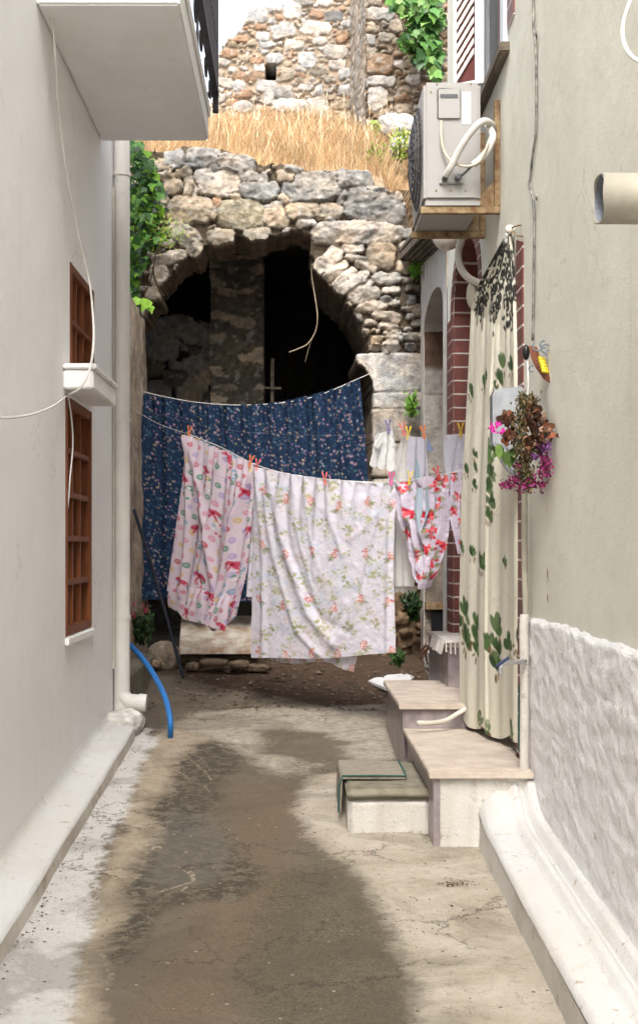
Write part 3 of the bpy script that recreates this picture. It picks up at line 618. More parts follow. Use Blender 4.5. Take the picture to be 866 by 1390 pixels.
for k in range(9): z = za-.012-.015*k; ik.box(xa+.006, xb-.006-.008*(k % 3), ay0-.0028, ay0-.0019, z-.002, z)
ik.build('print', M['ink'], body)
sw = MB()
for q in ((585, 124), (593, 113), (639, 113), (592, 258), (612, 258), (632, 258)): x, z = fpx(*q); sw.box(x-.004, x+.004, ay0-.003, ay0, z-.004, z+.004)
sw.build('screws', M['rust'], body)
xa, za = fpx(596, 235); xb, zb2 = fpx(628, 250); MB().box(xa, xb, ay0-.014, ay0+.001, zb2, za).build('valve_plate', M['acbody'], body, bevel=.004)
gr = MB(); cyy, czz = 6.54, 3.42
for r in [.035*k for k in range(1, 8)]: gr.tube([(ax0-.038+.035*(r/.245)**3, cyy+r*math.cos(a), czz+r*math.sin(a)) for a in [2*PI*k/28 for k in range(29)]], .0035, 5, 0)
for k in range(24): a = 2*PI*k/24; gr.tube([(ax0-.038, cyy+.03*math.cos(a), czz+.03*math.sin(a)), (ax0-.034, cyy+.14*math.cos(a), czz+.14*math.sin(a)), (ax0, cyy+.248*math.cos(a), czz+.248*math.sin(a))], .003, 4, 1)
gr.build('fan_grille', M['acdark'], ac)
bk = MB(); n = 32; bk.v = [(ax0-.003, cyy+.245*math.cos(2*PI*k/n), czz+.245*math.sin(2*PI*k/n)) for k in range(n)]; bk.f = [tuple(range(n))]; bk.build('fan_opening', M['black'], ac, fix=False)
for yb in (6.27, 6.76):
    br = MB().box(.595, RXW-.002, yb-.018, yb+.018, 3.085, 3.118).box(RXW-.028, RXW-.001, yb-.018, yb+.018, 3.119, 3.62)
    br.prism([(RXW-.03, yb-.01, 3.12), (RXW-.14, yb-.01, 3.12), (RXW-.03, yb-.01, 3.24)], (0, .006, 0)).build('bracket', M['rust'], ac, bevel=.002)
ls = MB().tube([P(605, 238, 6.2), P(612, 226, 6.17), P(625, 200, 6.14), P(640, 178, 6.12), P(655, 164, 6.12), P(667, 168, 6.2), P(671, 178, 6.35)], .0165, 10)
ls.tube([P(662, 170, 6.2), P(669, 184, 6.15), P(662, 203, 6.14), P(650, 217, 6.15), P(642, 223, 6.16)], .0165, 10)
ls.build('lagged_pipe', M['foam'], ac, smooth=True)
MB().tube([P(642, 223, 6.16), P(632, 233, 6.18), P(622, 241, 6.21)], .006, 8).tube([P(615, 220, 6.16), P(609, 233, 6.19), P(603, 243, 6.22)], [.010, .014], 8, 1).tube([P(624, 238, 6.19), P(620, 243, 6.21)], .014, 8, 0).build('valve', M['acdark'], ac, smooth=True)
MB().tube([P(599, 163, 6.21), P(599, 185, 6.2), P(603, 205, 6.2), P(615, 220, 6.19), P(635, 225, 6.16), P(652, 217, 6.13), P(662, 195, 6.12), P(668, 178, 6.2)], .006, 8).build('power_cable', M['creamcable'], ac, smooth=True)
# globe lamp and bent pipe
lp = thing('globe_lamp', (.9, 7.8, 3.3), 'white globe lamp under the rusty bracket on the right house', 'lamp')
c = P(607, 318, 7.8); MB().ball(c, .092, 14).build('globe', M['globe'], lp, smooth=True); MB().bar(c+Vector((.05, 0, .02)), Vector((RXW, 7.9, c.z+.03)), .03).build('arm', M['pvc'], lp)
bp = MB().tube([P(634, 300, 7.05), P(626, 325, 7.05), P(622, 345, 7.05), P(625, 362, 7.0), P(634, 375, 6.95), P(648, 383, 6.9), P(660, 386, 6.85)], .020, 10)
tag(bp.build('bent_pipe', M['pvcold'], smooth=True), 'bent cream waste pipe beside the globe lamp', 'pipe')
MB().ball(P(641, 400, 6.95), .045, 10, (.7, .7, 1.6)).build('wall_bulb', M['pvcold'], None, smooth=True)
tag(bpy.data.objects['wall_bulb'], 'oval cream plastic fitting half hidden by the top of the curtain', 'fitting')

# ================================================================ STONE WORK
TN = {'g': (.35, .33, .30), 't': (.46, .375, .275), 'w': (.62, .57, .51), 'o': (.44, .28, .175), 'l': (.34, .30, .215), 'a': (.55, .48, .40), 'd': (.17, .145, .115), 'b': (.25, .175, .11)}
def stone_field(x0, x1, y0, y1, step, seeds, fill, mort, relief, keep=None, seed=5, pw=3.3, gap=1.04, autotones='gtt', crack=.0):
    """returns grid px, py, height (m), colour, stone index. seeds: (cx, cy, w, h, rot, tone[, power])"""
    rg = np.random.default_rng(seed); xs = np.arange(x0, x1+step, step); ys = np.arange(y0, y1+step, step); gx, gy = np.meshgrid(xs, ys)
    wx = gx+fbm(gx/11, gy/11, seed, 5)*8; wy = gy+fbm(gx/11, gy/11, seed+7, 5)*8
    d1 = np.full(gx.shape, 9.); d2 = np.full(gx.shape, 9.); idx = np.full(gx.shape, -1); info = []
    def put(s):
        nonlocal d1, d2
        cx, cy, w, h, rot = s[:5]; p = s[6] if len(s) > 6 else pw; a = math.radians(rot); R = max(w, h)*.9+8
        i0, i1 = int(max(0, (cy-R-y0)/step)), int(min(len(ys), (cy+R-y0)/step+1)); j0, j1 = int(max(0, (cx-R-x0)/step)), int(min(len(xs), (cx+R-x0)/step+1))
        if i1 <= i0 or j1 <= j0: return
        sl = (slice(i0, i1), slice(j0, j1)); X = (gx if p > 5 else wx)[sl]-cx; Y = (gy if p > 5 else wy)[sl]-cy
        u = X*math.cos(a)-Y*math.sin(a); v = X*math.sin(a)+Y*math.cos(a)
        d = (np.abs(u/(w/2))**p+np.abs(v/(h/2))**p)**(1/p)
        k = len(info); info.append(s); a1 = d1[sl]; nw = d < a1
        d2[sl] = np.where(nw, a1, np.minimum(d2[sl], d)); d1[sl] = np.where(nw, d, a1); idx[sl] = np.where(nw, k, idx[sl])
    for s in seeds: put(s)
    for (n, wmin, wmax, asp, thr) in fill:
        for _ in range(n):
            cx = rg.uniform(x0, x1); cy = rg.uniform(y0, y1); i = int((cy-y0)/step); j = int((cx-x0)/step)
            w = rg.uniform(wmin, wmax); h = w*rg.uniform(*asp)
            hit = False
            for ax, ay in ((0, 0), (.42, 0), (-.42, 0), (0, .42), (0, -.42)):
                ii = min(max(int((cy+ay*h-y0)/step), 0), gx.shape[0]-1); jj = min(max(int((cx+ax*w-x0)/step), 0), gx.shape[1]-1)
                if d1[ii, jj] < thr: hit = True; break
            if hit: continue
            put((cx, cy, w, h, rg.uniform(-12, 12), rg.choice(list(autotones))))
    n = len(info); hs = rg.uniform(.75, 1, n); tx = rg.uniform(-1, 1, n)*.25; ty = rg.uniform(-1, 1, n)*.3
    k = np.maximum(idx, 0); cxs = np.array([s[0] for s in info])[k]; cys = np.array([s[1] for s in info])[k]; ww = np.array([s[2] for s in info])[k]; hh = np.array([s[3] for s in info])[k]
    e = np.clip(np.minimum((gap-d1)/.15, (d2-d1)/.11), 0, 1); e = np.where(d1 < gap, e, 0); prof = np.sqrt(1-(1-e)**2)
    uu, vv_ = (gx-cxs)/ww, (gy-cys)/hh; pl = rg.uniform(-1, 1, (n, 4, 3)); tilt = np.full(gx.shape, 9.)
    for q in range(4): tilt = np.minimum(tilt, pl[:, q, 0][k]*.8*uu+pl[:, q, 1][k]*.9*vv_+.10+.12*pl[:, q, 2][k])
    rough = fbm(gx/7, gy/7, seed+60, 5); chis = np.abs(fbm(gx/16+k*3.1, gy/10+k*1.7, seed+80, 3))
    H = relief*(prof*(hs[k]*(1+tilt)+.35*rough-.6*chis))+(1-prof)*relief*.22*fbm(gx/5, gy/5, seed+90, 4)
    flat = np.array([len(s) > 6 for s in info])[k]; H = np.where(flat, prof*relief*.8+relief*.12*rough, H)
    base = np.array([TN[s[5]] for s in info])[k]*(1+.34*(rg.random(n)-.5))[k][..., None]
    warm = fbm(gx/26, gy/20, seed+33, 5)[..., None]; base = base*(1+warm*.7*np.array([1.2, .8, .35]))
    blo = np.clip(fbm(gx/9, gy/9, seed+44, 5)*5, 0, 1)[..., None]; base = base*(1-blo*.28)
    base = base*(1+.55*fbm(gx/3.2, gy/2.6, seed+23, 3)[..., None]); lic = (fbm(gx/7, gy/6, seed+27, 4) > .16)[..., None]; base = np.where(lic, base*.55+np.array([.52, .50, .45])*.45, base); st_ = (prof > .25)[..., None]; mc = np.array(mort)*(1+.5*fbm(gx/10, gy/10, seed+71, 4)[..., None])
    C = np.where(st_, base, mc)
    return gx, gy, H, C, idx, d1, info
def field_mesh(name, fld, Yp, keep, parent, back=(), mat=None, off=None, shrink=.0, ctr=(400, 600), jag=.02, backcol=(.2, .16, .12), dfun=None):
    gx, gy, H, C = fld[:4]; Yg = Yp-H+(off if off is not None else 0)
    # the wall plane stands at Yp, relief goes toward the viewer
    X = (gx-CX)/F*Yp; Z = EYE+(CY-gy)/F*Yp
    V = np.stack([X, Yg, Z], -1).reshape(-1, 3); Fq = gridfaces(*gx.shape); kp = keep.ravel(); Fq = Fq[kp[Fq].all(1)]
    used = np.unique(Fq); mp = np.full(len(V), -1); mp[used] = np.arange(len(used)); V = V[used]; Cc = C.reshape(-1, 3)[used]; Fq = mp[Fq][:, ::-1]
    if back:
        e = np.concatenate([Fq[:, [0, 1]], Fq[:, [1, 2]], Fq[:, [2, 3]], Fq[:, [3, 0]]]); key = np.sort(e, 1); kk = key[:, 0].astype(np.int64)*len(V)+key[:, 1]
        _, inv, cnt = np.unique(kk, return_inverse=True, return_counts=True); be = e[cnt[inv] == 1]; bv = np.unique(be); cur = bv.copy(); cm = np.full(len(V), -1)
        src = V[bv].copy(); prev_idx = bv; cxw = (ctr[0]-CX)/F*Yp; czw = EYE+(CY-ctr[1])/F*Yp; base = len(V); AV = [V]; AC = [Cc]; AF = [Fq]
        for q, d in enumerate(back):
            nv = src.copy(); f = 1-shrink*d; nn = fbm(src[:, 0]*5+q*3, src[:, 2]*5+q, 77, 4)*jag*2+fbm(src[:, 0]*17+q*3, src[:, 2]*17+q, 79, 3)*jag
            nv[:, 0] = cxw+(src[:, 0]-cxw)*(f+nn); nv[:, 2] = czw+(src[:, 2]-czw)*(f+nn*.6); nv[:, 1] = Yp+d*(dfun(src[:, 0], src[:, 2]) if dfun else 1)+nn*.5
            new = base+np.arange(len(bv)); m0 = {}
            a = np.full(base+len(bv), -1, np.int64); 
            pos = np.full(len(V), -1, np.int64); pos[bv] = np.arange(len(bv))
            A = prev_idx[pos[be[:, 0]]]; B = prev_idx[pos[be[:, 1]]]; C2 = new[pos[be[:, 1]]]; D2 = new[pos[be[:, 0]]]
            AF.append(np.stack([A, D2, C2, B], -1)); AV.append(nv); t = fbm(src[:, 0]*9+q*2.7, src[:, 2]*9+q*1.3, 91, 4)[:, None]
            AC.append(np.array(backcol)*(1+1.2*t)*np.ones((len(bv), 1))); base += len(bv); prev_idx = new
        V = np.vstack(AV); Cc = np.vstack(AC); Fq = np.vstack(AF)
    return np_mesh(name, V, Fq, mat or M['stone'], parent, np.clip(Cc, .01, .9))
WY = 10.2
def z8(L): return [(170+a*.2425, 180+b*.2425, c*.2425, d*.2425, r, t) for a, b, c, d, r, t in L]
def z4(L): return [(380+a*.254, 190+b*.254, c*.254, d*.254, r, t) for a, b, c, d, r, t in L]
def z6(L): return [(480+a*.1617, 440+b*.1617, c*.1617, d*.1617, r, t) for a, b, c, d, r, t in L]
arch_seeds = z8([(440, 140, 180, 120, -5, 'g'), (620, 170, 215, 110, -4, 'g'), (275, 155, 125, 115, 10, 'g'), (175, 185, 105, 65, 0, 't'), (240, 208, 50, 38, 0, 't'), (372, 195, 70, 42, 0, 'g'), (497, 195, 60, 44, -30, 'g'), (225, 248, 115, 48, 0, 't'), (330, 235, 92, 54, 5, 't'),
    (265, 312, 108, 95, 0, 't'), (357, 305, 64, 116, 0, 't'), (392, 335, 34, 76, 0, 'a'), (515, 285, 265, 158, -5, 'a'), (690, 245, 124, 64, 0, 'g'), (775, 250, 48, 76, 0, 'g'), (750, 325, 222, 108, 0, 'g'), (615, 360, 54, 54, 20, 't'),
    (360, 437, 266, 156, 0, 't'), (515, 395, 54, 66, 0, 'o'), (500, 462, 38, 76, 0, 't'), (650, 465, 278, 172, 5, 'l'), (850, 470, 156, 134, 0, 't'), (840, 400, 115, 38, 8, 'g'), (330, 575, 196, 120, -35, 'a'), (250, 705, 200, 70, 10, 'a'), (390, 655, 96, 100, -30, 't'), (190, 800, 100, 120, 0, 'a'),
    (540, 585, 150, 90, 8, 't'), (740, 570, 150, 90, 0, 't'), (150, 905, 90, 90, 0, 't')])
arch_seeds += z4([(75, 152, 108, 58, -5, 'g'), (170, 252, 318, 176, 6, 'g'), (335, 215, 74, 110, 15, 'g'), (430, 210, 166, 98, 0, 'g'), (255, 158, 64, 32, 0, 'g'), (35, 200, 104, 76, 0, 't'), (500, 362, 326, 178, -12, 'g'), (515, 270, 118, 34, 0, 'g'), (335, 310, 40, 100, -35, 'g'),
    (90, 382, 238, 94, 10, 't'), (275, 382, 134, 84, -8, 't'), (20, 320, 66, 44, -20, 't'), (190, 390, 54, 32, 10, 't'), (150, 415, 74, 30, 0, 't'), (220, 418, 54, 34, 0, 't'), (140, 447, 108, 44, 0, 'a'), (268, 425, 44, 24, 0, 'a'), (415, 497, 486, 128, 0, 'a'),
    (255, 640, 190, 92, 46, 'a'), (388, 580, 110, 56, 0, 'a'), (535, 620, 164, 136, -8, 't'), (400, 627, 104, 34, -8, 'a'), (440, 662, 76, 38, 0, 'a'), (300, 695, 158, 54, 42, 'a'), (343, 735, 160, 58, 42, 'a'), (393, 760, 192, 64, 40, 'a'), (425, 798, 156, 46, 34, 'a'), (450, 838, 166, 74, 18, 'a'),
    (490, 897, 170, 62, 12, 'a'), (568, 745, 164, 62, 0, 'a'), (590, 808, 104, 44, 0, 'a'), (605, 872, 64, 34, 0, 'a'), (570, 947, 146, 52, -5, 'a'), (575, 992, 116, 38, 4, 'a'), (600, 1030, 98, 40, 0, 'a'), (690, 940, 54, 34, 0, 'g'), (690, 1045, 74, 34, 0, 'a'), (440, 747, 54, 28, 30, 'a'), (492, 690, 54, 44, -30, 't'), (700, 860, 60, 60, 0, 'g')])
arch_seeds += z6([(325, 65, 148, 60, 0, 'a'), (310, 117, 100, 64, -10, 'a'), (300, 197, 146, 112, 28, 'a'), (475, 102, 124, 74, 0, 'a'), (450, 40, 74, 44, 0, 'a'), (385, 130, 50, 54, 0, 'a'), (470, 192, 90, 66, 0, 'g'), (200, 130, 110, 60, 0, 't'), (180, 195, 90, 60, 0, 't')])
arch_seeds += [(528, 506.5, 92, 53, 0, 'w', 9), (540, 544, 70, 21.5, 0, 'w', 9), (538, 578, 70, 45, 0, 'a', 9), (538, 625, 70, 46, 0, 'a', 9), (540, 672, 68, 44, 0, 'a', 9), (540, 720, 68, 48, 0, 't', 9), (540, 768, 68, 46, 0, 't', 9)]
opening = [(176, 452), (190, 440), (206, 415), (212, 398), (222, 386), (236, 370), (247, 356), (256, 343), (266, 334), (286, 332), (300, 325), (320, 318), (345, 326), (365, 320), (385, 318), (405, 312), (424, 318), (424, 366), (434, 374), (443, 384), (454, 394), (465, 404), (476, 418), (482, 432), (490, 448), (498, 462), (500, 480), (483, 480), (485, 494), (493, 499), (499, 507), (504, 518), (507, 534), (505, 560), (505, 960), (176, 960)]
fld = stone_field(150, 590, 196, 960, 1.5, arch_seeds, [(500, 20, 34, (.45, .9), 1.0), (1400, 9, 18, (.5, .9), 1.0), (2500, 5, 9, (.6, .9), 1.02)], (.13, .10, .07), .065, seed=5, autotones='ttag')
gx, gy, H, C, idx, d1, info = fld
wx = gx+fbm(gx/9, gy/9, 61, 4)*9; wy = gy+fbm(gx/9, gy/9, 62, 4)*9
explicit = (idx < len(arch_seeds)-7) & (idx >= 0) & (d1 < .95)
ins = inpoly(np.where(gy > 478, gx, wx), np.where(gy > 478, gy, wy), opening); deep = inpoly(gx, gy, [(222, 420), (262, 352), (310, 338), (420, 333), (455, 410), (480, 455), (490, 470), (490, 900), (190, 900), (195, 450)])
top_line = np.interp(gx, [150, 205, 235, 250, 300, 318, 345, 352, 380, 395, 415, 430, 500, 510, 524, 545, 550, 560, 575, 590], [200, 205, 205, 198, 202, 208, 214, 220, 220, 224, 230, 232, 232, 250, 256, 262, 275, 320, 345, 350])
keep = ~(ins & ~(explicit & ~deep)) & (gy > top_line+fbm(gx/8, gy/8, 4, 3)*8)
# lower pier is earth and rough masonry
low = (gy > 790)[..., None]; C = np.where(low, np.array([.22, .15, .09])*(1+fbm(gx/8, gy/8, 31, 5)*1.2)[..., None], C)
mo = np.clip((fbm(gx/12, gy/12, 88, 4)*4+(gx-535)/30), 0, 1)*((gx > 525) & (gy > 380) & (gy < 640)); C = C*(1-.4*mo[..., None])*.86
off = np.where(gy < 470, .10*fbm(gx/60, gy/60, 12, 3), 0); fld = (gx, gy, H, C)
aw = thing('stone_arch_ruin', (0, 10.2, .6), 'ruined rubble stone wall with a broken arch opening behind the laundry', 'ruin')
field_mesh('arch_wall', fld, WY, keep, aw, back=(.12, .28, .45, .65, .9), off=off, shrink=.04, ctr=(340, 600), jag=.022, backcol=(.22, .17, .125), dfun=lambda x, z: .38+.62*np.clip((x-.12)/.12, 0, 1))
# left return wall of the alley, seen as a narrow jamb
def jamb():
    ys = np.arange(7.9, 10.25, .02); zs = np.arange(.35, 3.25, .02); Yg, Z = np.meshgrid(ys, zs, indexing='ij'); X = -1.128-.012*np.sin(Yg*2)+fbm(Yg*7, Z*5, 41, 5)*.05+(10.2-Yg)*.0
    c = np.array([.46, .37, .28])*(1+fbm(Yg*6, Z*6, 43, 5)[..., None]*1.0)
    np_mesh('side_wall', np.stack([X, Yg, Z], -1).reshape(-1, 3), gridfaces(*X.shape), M['stone'], aw, c.reshape(-1, 3))
    ys = np.arange(9.6, 10.3, .02); zs = np.arange(.35, 3.1, .02)
jamb()
roughbox('jamb_post', -1.24, -1.155, 8.9, 9.12, .4, 3.2, M['paint'] if 0 else plain('tan_stone', (.46, .37, .27), .9, .3, 9, .8, 40, c2=(.30, .22, .15)), aw, .012, seed=3)
# the dark vault behind
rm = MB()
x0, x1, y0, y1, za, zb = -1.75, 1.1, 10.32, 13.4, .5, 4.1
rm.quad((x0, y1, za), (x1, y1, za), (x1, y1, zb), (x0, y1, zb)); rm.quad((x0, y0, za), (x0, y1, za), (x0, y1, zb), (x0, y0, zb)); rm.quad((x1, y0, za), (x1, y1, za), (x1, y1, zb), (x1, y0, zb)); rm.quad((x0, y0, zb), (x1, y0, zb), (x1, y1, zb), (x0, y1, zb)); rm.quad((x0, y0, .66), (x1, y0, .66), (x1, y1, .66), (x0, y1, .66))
rm.build('vault', plain('gloom_dark_stone', (.05, .042, .035), .95, .3, 5, 1, 20, dist=.05), aw, fix=False)  # the vault's interior gloom is put into this near-black stone colour
f2 = stone_field(262, 378, 300, 600, 2.0, [], [(900, 26, 40, (.3, .45), .95), (900, 12, 22, (.3, .6), .95), (800, 7, 12, (.5, .8), 1)], (.14, .12, .095), .02, seed=15, autotones='dtd')
field_mesh('pillar', (f2[0]-0, f2[1], f2[2], f2[3]*1.25), 11.75, (f2[0] > 284+2*np.sin(f2[1]/20)) & (f2[0] < 360), aw, back=(.5,), ctr=(320, 450), jag=.003)
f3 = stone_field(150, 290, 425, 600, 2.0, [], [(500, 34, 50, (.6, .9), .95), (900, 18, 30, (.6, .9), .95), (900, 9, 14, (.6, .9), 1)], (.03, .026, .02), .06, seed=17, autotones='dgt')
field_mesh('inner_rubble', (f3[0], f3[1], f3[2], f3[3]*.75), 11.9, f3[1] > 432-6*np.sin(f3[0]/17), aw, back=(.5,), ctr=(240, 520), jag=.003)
MB().bar(P(369, 600, 11.4), P(370, 487, 11.4), .045, .03).bar(P(358, 526, 11.35), P(382, 527, 11.35), .02, .02).build('timber_post', M['oldwood'], aw)

# ---- terrace, upper ruin
def terr_z(X, Y):
    z = 4.34+(Y-10.25)*.44+.10*fbm(X*2, Y*2, 7, 4); r = np.clip((X-.66)/.32, 0, 1); return z-r*r*(3-2*r)*np.clip(1-(Y-10.3)/1.8, 0, 1)*.75
def terrace():
    xs = np.arange(-3.5, 3.0, .05); ys = np.arange(10.26, 16, .05); X, Y = np.meshgrid(xs, ys); Z = terr_z(X, Y)
    e = (Y < 10.33); Z = np.where(e, Z-.1, Z)
    m = plain('dry_earth_bank', (.46, .35, .23), 1, .2, 12, 1, 50, c2=(.30, .21, .13), dist=.02)
    tag(np_mesh('terrace', np.stack([X, Y, Z], -1).reshape(-1, 3), gridfaces(*X.shape), m), kind='structure')
    b = MB(); b.quad((-3.5, 10.34, .3), (-1.7, 10.34, .3), (-1.7, 10.34, 4.3), (-3.5, 10.34, 4.3)); b.quad((-1.75, 10.34, 4.3), (1.1, 10.34, 4.3), (1.1, 10.34, 4.0), (-1.75, 10.34, 4.0))
    tag(b.build('terrace_edge', M['soil'], fix=False), kind='structure')
terrace()
def z3_(L): return [(290+a*.358, b*.358, c*.358, d*.358, r, t) for a, b, c, d, r, t in L]
up = z3_([(160, 45, 86, 86, 0, 'w'), (300, 40, 70, 60, 0, 'w'), (388, 105, 120, 54, -5, 'w'), (400, 153, 54, 26, 0, 'w'), (265, 115, 94, 60, 10, 'w'), (465, 193, 90, 54, -5, 'w'), (470, 243, 64, 40, 0, 'w'), (310, 170, 76, 44, 0, 'w'), (358, 225, 68, 54, 0, 'w'), (235, 222, 66, 40, 0, 'w'),
    (200, 325, 78, 44, 0, 'w'), (262, 350, 70, 54, 0, 'g'), (210, 370, 38, 48, 0, 'w'), (290, 400, 126, 48, 0, 'w'), (393, 408, 84, 74, 0, 'w'), (395, 467, 74, 28, 0, 'g'), (240, 460, 86, 44, 0, 'w'), (130, 290, 126, 38, 0, 'o'), (110, 355, 84, 32, 0, 'o'), (95, 325, 54, 38, 0, 'w'), (110, 405, 74, 40, 0, 'w'), (252, 278, 34, 34, 0, 'o'), (322, 283, 44, 22, 0, 'o'),
    (455, 60, 66, 44, 0, 'g'), (205, 165, 66, 28, 0, 'w'), (175, 262, 44, 22, 0, 'w'), (172, 245, 44, 18, 0, 'w'), (350, 330, 60, 30, 0, 'w'), (400, 340, 30, 44, 0, 'w'), (345, 5, 70, 30, 0, 'g'), (425, 10, 60, 26, 0, 'w'), (60, 200, 60, 30, 0, 'o'), (490, 140, 50, 44, 0, 'o'), (180, 105, 50, 26, 0, 'o'), (330, 512, 80, 40, 0, 'w'), (100, 150, 60, 26, 0, 'o'), (440, 300, 50, 30, 0, 't')])
f4 = stone_field(240, 500, -70, 215, 1.3, up, [(500, 16, 30, (.4, .7), 1.05), (2500, 6, 13, (.45, .8), 1.05), (3500, 3, 6, (.5, .9), 1.0)], (.46, .36, .26), .032, seed=25, autotones='tttwwato')
gx, gy, H, C = f4[:4]; H = np.where((np.abs(gx-367) < 7) & (np.abs(gy-97) < 10), -.35, H); C = np.where(((np.abs(gx-367) < 7) & (np.abs(gy-97) < 10))[..., None], (.06, .045, .03), C)
tl = np.interp(gx, [240, 285, 292, 300, 306, 318, 330, 334, 340, 352, 358, 372, 382, 396, 400, 420, 500], [190, 150, 85, 66, 55, 47, 34, 22, 8, 2, 10, 6, 8, 0, -12, -30, -70])
kp = gy > tl+fbm(gx/5, gy/5, 19, 3)*10
ur = thing('upper_stone_ruin', (0, 13.2, 5.6), 'roofless stone ruin standing on the dry grass terrace above the arch', 'ruin')
field_mesh('rear_wall', (gx, gy, H, C*.58), 13.5, kp, ur, back=(.15, .5), ctr=(400, 100), jag=.006, backcol=(.36, .27, .18))
pr = z3_([(628, 242, 106, 76, -4, 'o'), (625, 55, 118, 48, 0, 'a'), (592, 150, 36, 44, 0, 'w'), (635, 307, 112, 42, 0, 'w'), (620, 374, 80, 86, 0, 'w'), (655, 142, 66, 34, 0, 't'), (705, 245, 46, 32, 0, 'w'), (740, 235, 50, 34, 0, 't'), (600, 10, 70, 30, 0, 't'), (690, 100, 60, 50, 0, 't'), (755, 300, 50, 40, 0, 'w'), (760, 270, 40, 30, 0, 'a')])
f5 = stone_field(494, 640, -70, 215, 1.3, pr, [(400, 14, 26, (.4, .7), 1.05), (1500, 6, 13, (.45, .8), 1.05), (2000, 3, 6, (.5, .9), 1.0)], (.36, .27, .19), .045, seed=29, autotones='tttabo')
field_mesh('pier', (f5[0], f5[1], f5[2], f5[3]*.58), 12.4, f5[0] > 494+3+fbm(f5[1]/9, f5[1]/9, 71, 3)*6, ur)
f6 = stone_field(0, 160, -70, 225, 1.6, [], [(500, 18, 34, (.3, .55), 1.02), (1200, 10, 18, (.4, .7), 1.02), (1500, 5, 9, (.5, .9), 1.0)], (.50, .42, .33), .012, seed=37, autotones='wwta')
g6x, g6y, H6, C6 = f6[:4]; t6 = g6x/160
V6 = np.stack([.665-.10*t6-H6, 12.37+t6*1.15, EYE+(CY-g6y)/F*12.4], -1).reshape(-1, 3); np_mesh('pier_side', V6, gridfaces(*g6x.shape), M['stone'], ur, C6.reshape(-1, 3)*.6)
# boulders on the bank
def rock(name, c, sx, sy, sz, colr, label, seed, parent=None, cat='rock', group=None):
    n = 26; th = np.linspace(0, PI, n); ph = np.linspace(0, 2*PI, 2*n, endpoint=False); T, Ph = np.meshgrid(th, ph, indexing='ij')
    x = np.sin(T)*np.cos(Ph); y = np.sin(T)*np.sin(Ph); z = np.cos(T)
    r = 1+.35*fbm(x*1.6+z+seed, y*1.6+z*.7, seed, 4)*2*.5+.25*fbm(x*5+z*2, y*5-z*2, seed+5, 4); q = 2.8
    r = r/((np.abs(x)**q+np.abs(y)**q+np.abs(z)**q)**(1/q))
    V = np.stack([c[0]+sx*r*x, c[1]+sy*r*y, c[2]+sz*r*z], -1)
    i = np.arange(n*2*n).reshape(n, 2*n); j = np.roll(i, -1, 1); Fq = np.stack([i[:-1], i[1:], j[1:], j[:-1]], -1).reshape(-1, 4)
    cc = np.array(colr)*(1+fbm(x*3+seed, z*3+y, seed+9, 5)[..., None]*1.1)
    o = np_mesh(name, V.reshape(-1, 3), Fq, M['stone'], parent, np.clip(cc.reshape(-1, 3), .01, .9))
    if label: tag(o, label, cat, group)
    return o
rock('boulder', P(541, 172, 11.9), .17, .12, .11, (.38, .36, .33), 'pale white boulder on the dry grass bank below the vine', 3)
rock('boulder', P(548, 200, 11.5), .12, .12, .08, (.36, .35, .33), 'grey boulder just below the white one on the grass bank', 8)
rock('boulder', P(222, 893, 9.75), .12, .14, .11, (.30, .24, .18), 'brown lumpy rock beside the foot of the dark leaning rod', 12)
for k, (a, c_, w) in enumerate(((290, 900, .10), (325, 902, .07), (350, 907, .08), (262, 905, .05), (210, 902, .05))):
    rock('soil_stone', P(a, c_, 9.6), w, .06, .03, (.26, .19, .13), ['flat brown stone under the right part of the stained slab', 'small flat stone in the soil right of the slab', 'rightmost flat stone under the sheet hem', 'small brown stone in the soil under the stained slab', 'small stone just right of the blue hose top'][k], 20+k, cat='stone')
sl = MB(); a, b_, c_, d_ = P(243, 889, 9.7), P(352, 889, 9.7), P(350, 843, 10.22), P(246, 843, 10.22)
so = sl.prism([a, b_, c_, d_], (0, .02, .04)).build('stained_slab', M['rustw'], bevel=.006); tag(so, 'rust stained pale slab leaning under the arch behind the printed sheets', 'slab')
roughbox('sill_block', -1.0, .15, 9.85, 10.35, .45, .70, plain('brown_masonry', (.19, .14, .10), .95, .3, 9, 1, 30, c2=(.10, .075, .05), dist=.03), aw, .03, seed=44)

